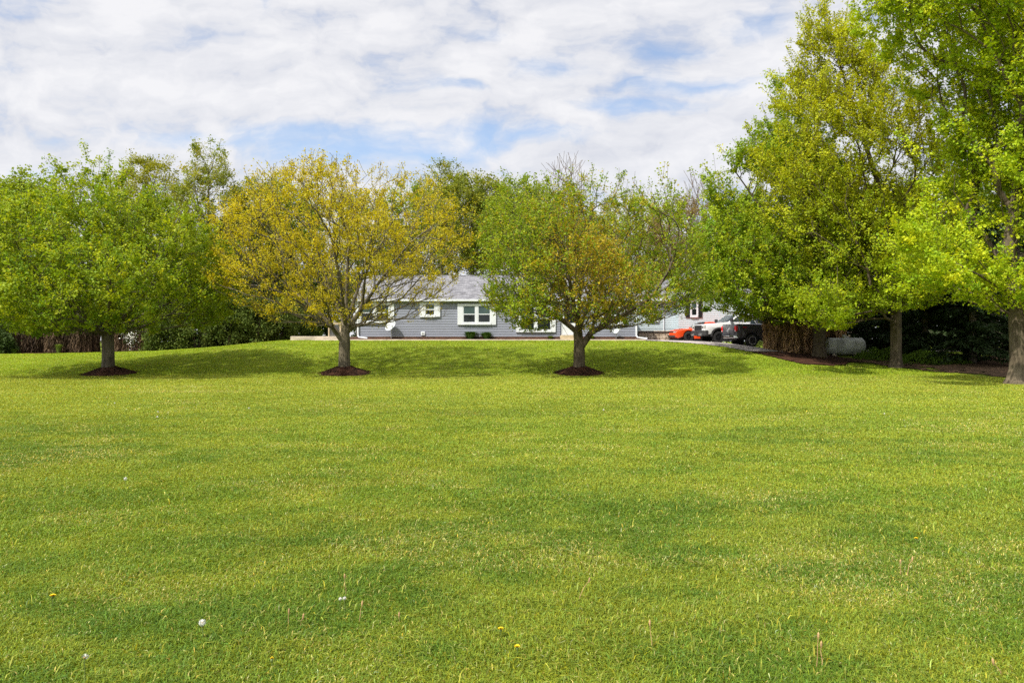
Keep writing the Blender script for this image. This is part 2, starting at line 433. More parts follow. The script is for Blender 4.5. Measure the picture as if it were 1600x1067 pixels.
tag(sheet('foundation_bed', np.arange(HX0 - .4, HX1 + .3, .2), np.arange(45.35, 46.1, .1), M['mulch'], .03, None, lambda x, y: ground(x, y) + np.clip((y - 45.4) / .6, 0, 1) * .19), kind='structure')
b = MB(); b.box(-12.6, HX1 + .4, 44.95, 45.40, 1.30, 1.735); b.bevel(.02, 1)
tag(b.build('path', M['concrete']), kind='structure')
b = MB(); b.box(-14.3, -10.75, 45.42, 51, 1.3, 1.93); b.bevel(.02, 1)
tag(b.build('patio', M['concrete']), kind='structure')


# ------------------------------------------------------------------ trees
def leaf_quads(c, nrm, size, aspect=.75, fold=.18, tang=None):
    n = len(c)
    nrm = nrm / np.linalg.norm(nrm, axis=1, keepdims=True)
    t = R.normal(size=(n, 3)) if tang is None else tang
    t = t - nrm * (t * nrm).sum(1, keepdims=True); t /= np.linalg.norm(t, axis=1, keepdims=True) + 1e-9
    bb = np.cross(nrm, t); s = size[:, None]
    v = np.stack([c - t * s * .5, c + bb * s * aspect * .5 + nrm * s * fold - t * s * .06, c + t * s * .5, c - bb * s * aspect * .5 + nrm * s * fold - t * s * .06], 1).reshape(-1, 3)
    f = np.arange(4 * n).reshape(n, 4)
    return v, f


def tubes_from_edges(P, par, rad, tang):
    """one frustum per edge (parent -> node); P nodes, par parents, rad radii"""
    ch = np.where(par >= 0)[0]
    main = np.full(len(P), -1)
    order = ch[np.argsort(rad[ch])]
    main[par[order]] = order                      # thickest child last, so it wins
    V, Fc, off = [], [], 0
    ref = np.array([.31, .94, .12])

    def frame(t):
        u = np.cross(t, ref); u /= np.linalg.norm(u, axis=1, keepdims=True) + 1e-9
        return u, np.cross(t, u)
    for lo, hi, k in ((.10, 9, 12), (.03, .10, 7), (.013, .03, 4), (0, .013, 3)):
        e = ch[(rad[ch] >= lo) & (rad[ch] < hi)]
        if not len(e): continue
        p = par[e]; ism = main[p] == e
        tb = np.where(ism[:, None], tang[p], tang[e]); rb = np.where(ism, rad[p], np.minimum(rad[p], rad[e] * 1.15))
        a = 2 * np.pi * np.arange(k) / k
        rings = []
        for base, t, r in ((P[p], tb, rb), (P[e], tang[e], rad[e])):
            u, v = frame(t)
            rings.append(base[:, None, :] + r[:, None, None] * (np.cos(a)[None, :, None] * u[:, None, :] + np.sin(a)[None, :, None] * v[:, None, :]))
        vv = np.concatenate(rings, 1).reshape(-1, 3)          # 2k per edge
        i = off + 2 * k * np.arange(len(e))[:, None]; j = np.arange(k)[None, :]; jn = (np.arange(k)[None, :] + 1) % k
        Fc.append(np.stack([i + j, i + jn, i + k + jn, i + k + j], -1).reshape(-1, 4)); V.append(vv); off += len(vv)
    return np.concatenate(V), Fc


def grow(seed_pos, seed_par, pts, bf, down=.6):
    n0, n = len(seed_pos), len(pts)
    P = np.zeros((n0 + n, 3)); P[:n0] = seed_pos
    par = np.full(n0 + n, -1); par[:n0] = seed_par
    pl = np.zeros(n0 + n)
    for i in range(n0):
        if par[i] >= 0: pl[i] = pl[par[i]] + np.linalg.norm(P[i] - P[par[i]])
    best = np.full(n, 1e9); bp = np.zeros(n, int)

    def offer(i, best, bp):
        e = pts - P[i]; d = np.sqrt((e * e).sum(1))
        c = d + bf * pl[i] + down * np.maximum(0, -e[:, 2])
        if i < 2: c = c + 3
        u = c < best; best[u] = c[u]; bp[u] = i
    for i in range(n0): offer(i, best, bp)
    alive = np.ones(n, bool)
    for k in range(n):
        j = int(np.argmin(np.where(alive, best, 1e9))); alive[j] = False
        i = n0 + k; P[i] = pts[j]; par[i] = bp[j]; pl[i] = pl[par[i]] + np.linalg.norm(P[i] - P[par[i]])
        offer(i, best, bp)
    # soften the zigzags, leaving trunk and tips alone
    for it in range(4):
        s = np.zeros_like(P); c = np.zeros(len(P))
        ch = np.arange(n0, n0 + n); np.add.at(s, par[ch], P[ch]); np.add.at(c, par[ch], 1)
        m = (c > 0); m[:n0] = False
        i = np.where(m)[0]
        P[i] = .45 * P[i] + .55 * .5 * (P[par[i]] + s[i] / c[i][:, None])
    return P, par


def path_nodes(points, step):
    pts = [np.asarray(p, float) for p in points]; out = [pts[0]]
    for a, b_ in zip(pts, pts[1:]):
        m = max(1, int(round(np.linalg.norm(b_ - a) / step)))
        out += [a + (b_ - a) * (i + 1) / m for i in range(m)]
    return out


def make_tree(name, base, trunk, crown_pts, trunk_r, colour, label, cat='tree', group=None, limbs=(), bf=.35, leaves=30000, lsize=.12, spread=.26, tipmax=4, bark='bark_grey',
              min_r=.006, up=.5, leafmat='leaf', flare=1.45, expo=2.05, hide=None, down=.6, shoots=2.2, shoot=.6, rise=.5):
    """base: world point; trunk: local path; crown_pts: local points the branches reach for; colour(local pos, n) -> rgb"""
    root = empty(name, base, 0, label, cat, group)
    tp = path_nodes(trunk, .35); par = [-1] + list(range(len(tp) - 1)); tp = list(tp)
    for lb in limbs:
        start = np.asarray(lb[0], float); j = int(np.argmin([np.linalg.norm(p - start) for p in tp[:len(tp)]]))
        q = path_nodes([tp[j]] + list(lb[1:]), .4)[1:]
        for k, p in enumerate(q):
            par.append(j if k == 0 else len(tp) - 1); tp.append(p)
    n0 = len(tp)
    P, par = grow(np.array(tp), np.array(par), crown_pts, bf, down)
    n = len(P)
    if shoots:
        has = np.zeros(n, bool); has[par[par >= 0]] = True
        tip = np.where(~has)[0]; td = P[tip] - P[par[tip]]; td /= np.linalg.norm(td, axis=1, keepdims=True) + 1e-9
        k = R.poisson(shoots, len(tip)).clip(1, 5); ii = np.repeat(tip, k); m = len(ii)
        dv = np.repeat(td, k, 0) * .6 + np.array([0, 0, rise]) + R.normal(size=(m, 3)) * .45; dv /= np.linalg.norm(dv, axis=1, keepdims=True)
        ln = (shoot * R.uniform(.35, 1.3, m) * np.repeat(R.uniform(.6, 1.3, len(tip)), k))[:, None]
        a_ = P[ii] + dv * ln * .5 + R.normal(size=(m, 3)) * .04; b_ = a_ + (dv + np.array([0, 0, .25 * rise])) * ln * .5
        P = np.concatenate([P, a_, b_]); par = np.concatenate([par, ii, n + np.arange(m)]); n = len(P)
    tips = np.zeros(n); acc = np.zeros(n)
    hasch = np.zeros(n, bool); hasch[par[par >= 0]] = True
    for i in range(n - 1, -1, -1):
        if not hasch[i]: acc[i] = 1; tips[i] = 1
        if par[i] >= 0: acc[par[i]] += acc[i]; tips[par[i]] += tips[i]
    # process seeds whose parents come later is impossible: parents always precede
    r = acc ** (1 / expo); r = r / r[0] * trunk_r
    r = np.maximum(r, min_r)
    z = P[:, 2]; ontrunk = np.zeros(n, bool); ontrunk[:len(path_nodes(trunk, .35))] = True
    r = np.where(ontrunk, r * (1 + (flare - 1) * np.exp(-np.maximum(z, 0) / .22)), r)
    ch = np.where(par >= 0)[0]
    tang = np.zeros((n, 3)); tang[ch] = P[ch] - P[par[ch]]
    tang /= np.linalg.norm(tang, axis=1, keepdims=True) + 1e-9
    sm = tang.copy(); np.add.at(sm, par[ch], tang[ch] * (r[ch] / r[par[ch]])[:, None] ** 2); tang = sm
    tang[0] = (0, 0, 1); tang /= np.linalg.norm(tang, axis=1, keepdims=True) + 1e-9
    V, Fc = tubes_from_edges(P, par, r, tang)
    mesh_np('trunk', V, Fc, M[bark], root, smooth=True)
    if leaves:
        tw = ch[(tips[ch] <= tipmax) & (ch >= n0)]
        if hide is not None: tw = tw[R.random(len(tw)) > hide(P[tw])]
        w = R.gamma(2.2, 1, len(tw)); cnt = R.poisson(w / w.sum() * leaves)
        idx = np.repeat(tw, cnt)
        t = R.random(len(idx))[:, None] ** .7
        c = P[par[idx]] * (1 - t) + P[idx] * t
        sp_ = np.repeat(R.uniform(.6, 1.35, len(tw)), cnt)[:, None] * spread
        c = c + R.normal(size=c.shape) * sp_ * np.array([1, 1, .75])
        clump = np.repeat(R.normal(size=len(tw)), cnt)
        cn = R.normal(size=(len(tw), 3)) * .75 + np.array([0, 0, 1.0]); nr = np.repeat(cn, cnt, 0) * (.6 + up) + R.normal(size=c.shape) * .75
        v, f = leaf_quads(c, nr, lsize * R.uniform(.6, 1.35, len(c)), R.uniform(.6, .95, len(c))[:, None])
        colr = colour(c, clump)
        mesh_np('crown', v, [f], M[leafmat], root, colors=np.repeat(colr, 4, 0))
    return root


def tone(main, alt=None, amt=.0, jit=.08, cl=.10):
    main = np.array(main); alt = np.array(alt if alt is not None else main)

    def fn(c, clump):
        n = len(c)
        k = np.clip(amt + clump * .3 + R.normal(size=n) * .12, 0, 1)[:, None]
        col = main * (1 - k) + alt * k
        g = np.exp(R.normal(size=n) * jit + clump * cl)[:, None]
        hue = R.normal(size=n)[:, None] * .05 + clump[:, None] * .05
        col = col * g * np.concatenate([1 + hue, np.ones((n, 1)), 1 - hue], 1)
        return np.clip(col, .003, .8)
    return fn


def profile_points(prof, d, base, n, depth=.95, shell=.5, depth_max=99, clear=None, zbias=1.0, holes=.36, lobes=()):
    """crown volume from a side profile: rows (height in photo pixels, left, right) -> local points"""
    prof = sorted(prof); py = np.array([p[0] for p in prof], float); l = np.array([p[1] for p in prof], float); r = np.array([p[2] for p in prof], float)
    grid = np.linspace(py[0], py[-1], 200); wd = np.interp(grid, py, r - l); cdf = np.cumsum(wd ** zbias); cdf /= cdf[-1]
    q = np.interp(R.random(n * 4), cdf, grid)
    L, Rr = np.interp(q, py, l), np.interp(q, py, r)
    a = R.uniform(0, 2 * np.pi, len(q)); rr = R.random(len(q)) ** shell
    hw = (Rr - L) / 2 / F * d
    sd_ = R.uniform(0, 200)
    rr = rr * (.80 + .38 * fbm(np.cos(a) * 1.6 + sd_, np.sin(a) * 1.6 + q * .035, 3)) * np.where(np.abs(np.cos(a)) > .93, 1.06, 1)
    x = ((L + Rr) / 2 - CX) / F * d + hw * rr * np.cos(a)
    y = d + np.minimum(hw * depth, depth_max) * rr * np.sin(a)
    z = CH + (CY - q) / F * d
    p = np.stack([x, y, z], 1) - base
    gap = fbm(x * .42 + z * .35 + sd_, y * .42 - z * .5, 2)
    p = p[gap > np.quantile(gap, holes)]
    for (lx, ly, rx, ry, dy) in lobes:
        m = int(n * .18); v_ = R.normal(size=(m, 3)); v_ *= (R.random((m, 1)) ** .4) / np.linalg.norm(v_, axis=1, keepdims=True)
        dd = d + dy
        q_ = np.stack([(lx - CX) / F * dd + v_[:, 0] * rx / F * dd, dd + v_[:, 1] * rx / F * dd, CH + (CY - ly) / F * dd + v_[:, 2] * ry / F * dd], 1) - base
        p = np.concatenate([p, q_])
    # thin out the closest pairs so that the crown is filled evenly
    keep = [0]; 
    vol = p
    md = np.full(len(p), 1e9)
    chosen = np.zeros(len(p), bool); i = 0
    for k in range(n):
        chosen[i] = True
        md = np.minimum(md, ((p - p[i]) ** 2).sum(1)); md[chosen] = -1
        cand = R.integers(0, len(p), 40); i = int(cand[np.argmax(md[cand])])
    return p[chosen]


def mulch_mound(x, y, r, h, label):
    k, m = 40, 12
    V = []
    z0 = gz(x, y)
    for j in range(m + 1):
        q = j / m
        for i in range(k):
            a = 2 * math.pi * i / k; rr = r * q * (1 + .22 * (float(fbm(math.cos(a) * 1.5 + x, math.sin(a) * 1.5 + y, 2)) - .5) * 2)
            px, py = x + rr * math.cos(a), y + rr * math.sin(a)
            hh = h * (1 - q) ** 1.15 * (1 - .2 * (1 - q)) + .05 * (float(fbm(px * 9, py * 9, 3)) - .5) * (q < .99)
            V.append((px - x, py - y, gz(px, py) - z0 + max(hh, 0) + (.012 if q < 1 else -.05)))
    Fq = [[j * k + i, j * k + (i + 1) % k, (j + 1) * k + (i + 1) % k, (j + 1) * k + i] for j in range(m) for i in range(k)]
    V = np.array(V)
    nchip = 1500
    a = R.uniform(0, 2 * np.pi, nchip); q = R.random(nchip) ** .6 * 1.06
    cxy = np.stack([np.cos(a) * q * r, np.sin(a) * q * r], 1)
    cz = ground(cxy[:, 0] + x, cxy[:, 1] + y) - z0 + np.maximum(h * np.maximum(1 - q, 0) ** 1.15 * (1 - .2 * (1 - q)), 0) + .03
    v2, f2 = leaf_quads(np.concatenate([cxy, cz[:, None]], 1), R.normal(size=(nchip, 3)) + np.array([0, 0, 1.4]), R.uniform(.04, .10, nchip), .45, .1)
    o = mesh_np('mulch_mound', np.concatenate([V, v2]), [np.array(Fq), f2 + len(V)], M['mulch'], smooth=False)
    o.location = (x, y, z0)
    tag(o, label, 'mulch', 'mulch rings round the three lawn trees')


D0 = 33.2


def lawn_tree_base(px, d):
    x = (px - CX) / F * d
    return np.array([x, d, gz(x, d)])


# the tree on the left: dense fresh green
b1 = lawn_tree_base(169, D0); L1 = lambda px, py, dy=0: W(px, py, D0 + dy) - b1
prof = [(325, 80, 235), (345, 30, 265), (365, 12, 292), (400, -8, 335), (450, -30, 350), (485, -30, 345), (510, 0, 300), (522, 60, 230)]
pts = profile_points(prof, D0, b1, 2600, lobes=[(95, 300, 16, 34, 0), (150, 295, 22, 34, 1), (185, 300, 16, 34, -1), (40, 340, 30, 28, -1), (235, 340, 30, 26, 0), (285, 380, 40, 35, -1.5), (10, 420, 40, 40, -2), (318, 455, 34, 34, -1), (60, 490, 50, 24, -3), (190, 440, 50, 40, -4)])
gcol = tone((.215, .32, .014), (.32, .39, .02), .35)
make_tree('maple_tree', b1, [(0, 0, -.1), (0, 0, 1.1), L1(168, 525), L1(172, 470), L1(165, 400), L1(160, 320)], pts, .27, gcol,
          'dense fresh green maple on a mulch ring, leftmost lawn tree', 'tree', 'three shade trees standing in a row on the lawn',
          limbs=[[L1(168, 525), L1(150, 500), L1(100, 450, -1.5)], [L1(168, 522), L1(190, 500), L1(240, 440, -1)], [L1(168, 515), L1(170, 480, -2), L1(180, 430, -3.4)], [L1(168, 515), L1(140, 480, 1.5), L1(110, 400, 2.5)]],
          leaves=120000, lsize=.11, spread=.10, bark='bark_dark', bf=.4, shoot=1.05, shoots=1.9, rise=.6)
mulch_mound(b1[0] + .05, b1[1], 1.15, .52, 'dark mulch ring round the dense green leftmost lawn tree')

# the golden tree: thin young leaves on a clear fan of grey branches
b2 = lawn_tree_base(538, D0); L2 = lambda px, py, dy=0: W(px, py, D0 + dy) - b2
prof = [(250, 540, 592), (260, 492, 628), (276, 455, 652), (298, 432, 690), (312, 388, 706), (340, 368, 718), (380, 352, 726), (420, 340, 722), (450, 358, 716), (478, 388, 708), (500, 430, 690), (513, 475, 600)]
pts = profile_points(prof, D0, b2, 1900, shell=.38)
ycol = tone((.50, .425, .013), (.40, .38, .016), .4, jit=.09, cl=.06)
make_tree('maple_tree', b2, [(0, 0, -.1), (0, 0, 1.0), L2(539, 522), L2(541, 470), L2(544, 400), L2(552, 330)], pts, .26, ycol,
          'golden yellow maple with open grey branches, middle tree on the lawn', 'tree', 'three shade trees standing in a row on the lawn',
          limbs=[[L2(539, 535), L2(520, 512), L2(500, 490), L2(440, 440, .8)], [L2(539, 520), L2(560, 490), L2(600, 430, -1), L2(640, 380, -1)], [L2(540, 515), L2(535, 460, -1.5), L2(520, 380, -2.5)],
                 [L2(540, 510), L2(560, 450, 1.6), L2(590, 340, 2)], [L2(540, 512), L2(515, 450, 1), L2(480, 340, 1.3)], [L2(539, 520), L2(580, 492, 1), L2(650, 455, 1.6)]],
          hide=lambda p: .72 * (p[:, 0] > .4) * (p[:, 2] < 4.3) * (p[:, 1] < 2.5), leaves=58000, lsize=.08, spread=.10, tipmax=2, bark='bark_pale', bf=.42, min_r=.008, up=.3, shoot=.7, shoots=1.8)
mulch_mound(b2[0], b2[1], 1.15, .52, 'dark mulch ring round the golden yellow middle tree')

# the third tree: green outside, rusty seed clusters in the middle
b3 = lawn_tree_base(905, D0); L3 = lambda px, py, dy=0: W(px, py, D0 + dy) - b3
prof = [(318, 850, 1010), (332, 800, 1050), (350, 780, 1070), (380, 770, 1086), (420, 764, 1092), (460, 766, 1090), (488, 778, 1062), (506, 792, 1026), (518, 830, 965)]
pts = profile_points(prof, D0, b3, 2500, shell=.45, lobes=[(930, 305, 14, 28, 0), (965, 308, 12, 26, 1), (1040, 335, 22, 22, 1), (850, 315, 22, 24, 0), (800, 330, 24, 20, 1), (806, 470, 44, 30, -1), (1045, 468, 40, 26, -1), (838, 488, 48, 20, -1.2), (838, 484, 50, 22, -3), (820, 470, 50, 26, 1), (890, 315, 14, 20, -1), (800, 400, 30, 36, -2), (1066, 420, 30, 34, -1)])


def mixcol(c, clump):
    n = len(c)
    xc = c[:, 0] - .6
    rust = .85 * np.exp(-((xc / 2.3) ** 2) - ((c[:, 2] - 4.6) / 3.4) ** 2) * 1.0
    k = R.random(n) < np.clip(rust + clump * .12, 0, .85)
    a = tone((.22, .315, .015), (.30, .36, .02), .25)(c, clump); o = tone((.46, .31, .022), (.31, .29, .02), .5)(c, clump)
    return np.where(k[:, None], o, a)


make_tree('maple_tree', b3, [(0, 0, -.1), (0, 0, 1.1), L3(903, 520), L3(905, 470), L3(912, 400), L3(925, 330)], pts, .27, mixcol,
          'green maple with rusty orange clusters in its middle, rightmost of three mulched trees', 'tree', 'three shade trees standing in a row on the lawn',
          limbs=[[L3(903, 545), L3(925, 518), L3(960, 500, -.3), L3(1010, 470, -.6)], [L3(903, 525), L3(885, 505), L3(850, 480, -.6), L3(830, 440, -.8)], [L3(904, 515), L3(925, 460, 1.2), L3(960, 390, 1.8), L3(1020, 330, 2)],
                 [L3(904, 512), L3(890, 440, -1.2), L3(870, 370, -1.8)], [L3(904, 512), L3(880, 450, 1.5), L3(845, 360, 2.4)]],
          leaves=64000, lsize=.10, spread=.095, tipmax=3, bark='bark_grey', bf=.4, min_r=.007, shoot=1.0, shoots=1.8, rise=.65)
mulch_mound(b3[0], b3[1], 1.15, .52, 'dark mulch ring round the rusty and green tree right of the golden one')

# ---- the big group on the right
d = 41.; b4 = W(1280, 561, d); b4[2] = gz(b4[0], b4[1])
L4 = lambda px, py, dy=0: W(px, py, d + dy) - b4
prof = [(140, 1212, 1224), (170, 1206, 1240), (210, 1200, 1280), (250, 1165, 1300), (270, 1142, 1310), (300, 1126, 1320), (340, 1106, 1335), (400, 1098, 1345), (447, 1093, 1345), (481, 1106, 1330), (502, 1156, 1310)]
pts = profile_points(prof, d, b4, 2500, depth_max=4.2, lobes=[(1160, 255, 20, 20, 0), (1125, 310, 22, 28, 0), (1112, 400, 22, 30, -1), (1128, 452, 34, 24, -2), (1216, 150, 12, 26, 0)])
make_tree('maple_tree', b4, [(0, 0, -.1), (0, 0, 1.6), L4(1272, 480), L4(1255, 400), L4(1240, 300), L4(1222, 200)], pts, .34, tone((.215, .335, .014), (.34, .41, .02), .3),
          'broad deep green maple leaning over the brown hedge and the parked trucks', 'tree', leaves=150000, lsize=.125, spread=.12, bark='bark_grey', bf=.4, shoot=1.25, shoots=1.8, rise=.6,
          limbs=[[L4(1276, 500), L4(1230, 450, -1), L4(1160, 400, -1.5)], [L4(1262, 430), L4(1200, 340), L4(1150, 270)]])
d = 36.5; b5 = W(1400, 575, d); b5[2] = gz(b5[0], b5[1])
L5 = lambda px, py, dy=0: W(px, py, d + dy) - b5
prof = [(20, 1279, 1290), (50, 1262, 1312), (95, 1252, 1352), (135, 1244, 1390), (185, 1226, 1440), (250, 1206, 1480), (330, 1212, 1490), (400, 1225, 1490), (440, 1235, 1490), (468, 1245, 1440), (495, 1262, 1360), (515, 1275, 1330)]
pts = profile_points(prof, d, b5, 3000, depth_max=4.6, shell=.5, zbias=.55, lobes=[(1285, 60, 14, 36, 0), (1295, 488, 44, 24, -3.4), (1425, 462, 40, 24, -3)])


def sparse5(p):       # the crown opens towards the upper right
    return np.clip((p[:, 2] - 9) / 6, 0, 1) * np.clip((p[:, 0] + .9) / 1.6, 0, 1) * .85


def gold5(c, clump):
    k = np.clip((c[:, 2] - 4.5) / 6 + clump * .2, 0, 1)[:, None]
    return tone((.27, .38, .013), (.34, .42, .014), .4)(c, clump) * (1 - k) + tone((.39, .415, .013), (.33, .39, .014), .35)(c, clump) * k


make_tree('maple_tree', b5, [(0, 0, -.1), (0, 0, 2.0), L5(1400, 470), L5(1392, 380), L5(1370, 280), L5(1330, 160), L5(1300, 60)], pts, .27, gold5,
          'tallest maple with yellow green crown and straight trunk among trees beside the drive', 'tree', leaves=160000, lsize=.11, spread=.11, bark='bark_grey', bf=.42, shoot=1.25, shoots=1.8, rise=.75, hide=sparse5, min_r=.008, tipmax=3,
          limbs=[[L5(1400, 480), L5(1360, 445, -2), L5(1280, 440, -3)], [L5(1400, 470), L5(1440, 420, -1.5), L5(1470, 380, -2)], [L5(1392, 380), L5(1340, 300, -1), L5(1250, 215, -1)], [L5(1390, 370), L5(1420, 240, 1), L5(1440, 120, 1)]])
d = 26.5; b6 = W(1592, 600, d); b6[2] = gz(b6[0], b6[1])
L6 = lambda px, py, dy=0: W(px, py, d + dy) - b6
prof = [(-150, 1450, 1700), (-60, 1380, 1760), (0, 1372, 1760), (40, 1395, 1760), (90, 1440, 1760), (150, 1482, 1760), (210, 1505, 1760), (265, 1505, 1760), (300, 1475, 1760), (360, 1445, 1760), (415, 1440, 1760), (440, 1470, 1760), (465, 1510, 1750), (490, 1560, 1740)]
pts = profile_points(prof, d, b6, 3000, lobes=[(1475, 430, 38, 24, -2), (1440, 380, 26, 26, -2), (1400, 30, 30, 30, 0)], depth_max=4.4)
make_tree('maple_tree', b6, [(0, 0, -.1), (0, 0, 1.5), L6(1590, 480), L6(1575, 400), L6(1590, 300), L6(1600, 150), L6(1580, 0)], pts, .31, tone((.33, .455, .015), (.44, .52, .02), .35),
          'large bright green maple with thick trunk cut by the picture edge', 'tree', leaves=190000, lsize=.115, spread=.12, expo=1.85, bark='bark_grey', bf=.4, flare=1.9, shoot=1.1, shoots=1.8, min_r=.007,
          limbs=[[L6(1585, 440), L6(1540, 370, .8), L6(1490, 300, 1), L6(1440, 240, 1)], [L6(1588, 470), L6(1530, 430, -1.5), L6(1470, 400, -2)], [L6(1590, 490), L6(1640, 400, -2), L6(1720, 330, -2)]])
# a neighbour outside the frame, whose shade falls into it
d = 31.; bx = np.array([25.5, 27, gz(25.5, 27)])

# ---- background trees
def oval_tree(name, px, top, wpx, d, base_py, n, leaves, colour, label, bark='bark_dark', lsize=.2, spread=.42, trunk_r=.22, low=.22, skew=0, jag=.14, group='trees beyond the lawn and house', **kw):
    x = (px - CX) / F * d; base = np.array([x, d, gz(x, d)])
    zb = CY - (base[2] - CH) / d * F
    H = zb - top; rows = []
    for t in np.linspace(0, 1, 9):
        py = top + t * H * (1 - low)
        w = wpx / 2 * math.sin(math.pi * (.10 + .74 * t)) ** .75 * (1 + R.uniform(-jag, jag)); c = px + skew * (1 - t) + R.uniform(-jag, jag) * wpx * .25
        rows.append((py, c - w, c + w))
    pts = profile_points(rows, d, base, int(n * 1.35), shell=.5, holes=.12)
    hz = H / F * d
    return make_tree(name, base, [(0, 0, -.1), (0, 0, hz * low), (skew / F * d * .5, 0, hz * .6), (skew / F * d, 0, hz * .88)], pts, trunk_r, colour, label, 'tree', group, leaves=int(leaves * 2.8), lsize=lsize * .9, spread=spread * .6, bark=bark, bf=.35, **dict(dict(shoot=.8, shoots=1.6), **kw))


G_olive = tone((.22, .27, .020), (.28, .29, .03), .3); G_pale = tone((.25, .30, .035), (.28, .29, .05), .3); G_yel = tone((.29, .30, .022), (.24, .27, .03), .4)
G_dark = tone((.085, .145, .014), (.12, .165, .02), .3); G_mid = tone((.19, .28, .016), (.25, .32, .02), .3); G_rust = tone((.25, .17, .08), (.20, .19, .045), .35)
oval_tree('background_tree', 30, 292, 150, 52, 0, 420, 15000, G_mid, 'mid green tree at the far left edge behind the leftmost lawn tree', lsize=.18)
oval_tree('background_tree', 236, 256, 125, 60, 0, 420, 12000, G_yel, 'yellow green soft crowned tree behind and right of the leftmost lawn maple', lsize=.16, spread=.36)
oval_tree('background_tree', 326, 234, 118, 58, 0, 480, 11500, G_pale, 'tall loose pale green tree rising behind the evergreens beside the golden maple', lsize=.15, spread=.32, bark='bark_pale')
oval_tree('background_tree', 405, 288, 110, 60, 0, 380, 10000, G_olive, 'olive tree showing just left of the golden maple crown', lsize=.17)
oval_tree('background_tree', 455, 296, 120, 64, 0, 360, 9000, G_mid, 'green tree mostly hidden behind left half of golden maple')
oval_tree('background_tree', 130, 330, 190, 58, 0, 380, 12000, G_mid, 'dull green tree hidden behind the leftmost lawn maple')
oval_tree('background_tree', 560, 310, 170, 72, 0, 320, 9000, G_olive, 'olive tree beyond the house roof behind golden maple branches', lsize=.22)
oval_tree('background_tree', 690, 260, 92, 70, 0, 320, 5200, G_olive, 'thin topped tree peeking over upper right of the golden maple', lsize=.17, spread=.34, low=.35)
oval_tree('background_tree', 738, 280, 120, 66, 0, 340, 9000, tone((.18, .23, .02), (.23, .25, .03), .3), 'dark olive tree with visible black trunk between golden and rusty maples', lsize=.2, low=.44)
oval_tree('background_tree', 806, 286, 110, 62, 0, 360, 9000, G_mid, 'leafy tree with forked dark limbs left of the rusty maple', lsize=.18, low=.40)
oval_tree('background_tree', 875, 292, 130, 68, 0, 320, 7000, G_olive, 'olive green tree behind the rusty maple top', lsize=.2, low=.3)
oval_tree('background_tree', 985, 318, 150, 70, 0, 340, 9000, G_olive, 'olive tree behind right half of the rusty maple', lsize=.2)
oval_tree('background_tree', 1065, 318, 120, 64, 0, 420, 8500, G_rust, 'reddish brown budding tree above the white gable roof', lsize=.14, spread=.34, bark='bark_brown')
oval_tree('background_tree', 1160, 330, 150, 66, 0, 320, 9000, G_mid, 'green tree behind the deep green maple at the drive', lsize=.2)
oval_tree('background_tree', 1330, 300, 260, 58, 0, 420, 14000, G_dark, 'dark tree filling the gap behind the maples beside the drive', lsize=.24)
oval_tree('background_tree', 1540, 230, 300, 52, 0, 460, 15000, G_dark, 'dark broad tree standing behind the large bright maple', lsize=.24)
oval_tree('background_tree', 645, 292, 130, 74, 0, 340, 8000, G_mid, 'green tree behind the upper right limbs of golden maple, beyond the roof', lsize=.2, low=.3)
oval_tree('background_tree', 770, 300, 120, 74, 0, 340, 7000, G_olive, 'far olive tree filling between the dark trunked tree and rusty maple', lsize=.2, low=.42)
oval_tree('background_tree', 930, 330, 150, 76, 0, 340, 8000, G_mid, 'far green tree directly behind the rusty maple trunk', lsize=.2, low=.2)
oval_tree('bare_tree', 888, 258, 70, 72, 0, 420, 0, None, 'bare twiggy tree top above the rusty maple', min_r=.014, shoot=1.2, rise=.8, low=.4, bark='bark_brown', group='bare trees')
oval_tree('bare_tree', 1098, 288, 90, 70, 0, 560, 0, None, 'bare grey tree over the white gable left of the deep green maple', min_r=.014, shoot=1.2, rise=.8, low=.35, bark='bark_brown', group='bare trees')

# far woods closing the view: one mass
n = 95000
x = R.uniform(-115, 115, n); y = 104 + R.normal(size=n) * 4 + 6 * fbm(x * .05, x * 0 + 3, 2)
topz = 7.5 + 4.5 * fbm(x * .13, x * 0 + 7, 3) + 2.2 * fbm(x * .6, y * .2, 2)
z = .5 + topz * R.random(n) ** .6
c = np.stack([x, y, z], 1); v, f = leaf_quads(c, R.normal(size=(n, 3)) + np.array([0, -.3, .8]), R.uniform(.3, .75, n))
cl = fbm(x * .25, z * .3, 2)[:, None]
colr = np.where(cl > .52, np.array([.075, .105, .018]), np.array([.05, .075, .016])) * np.exp(R.normal(size=(n, 1)) * .2)
tag(mesh_np('woods', v, [f], M['leaf'], colors=np.repeat(colr, 4, 0)), 'far green woods behind the trees and house', 'woods', kind='stuff')


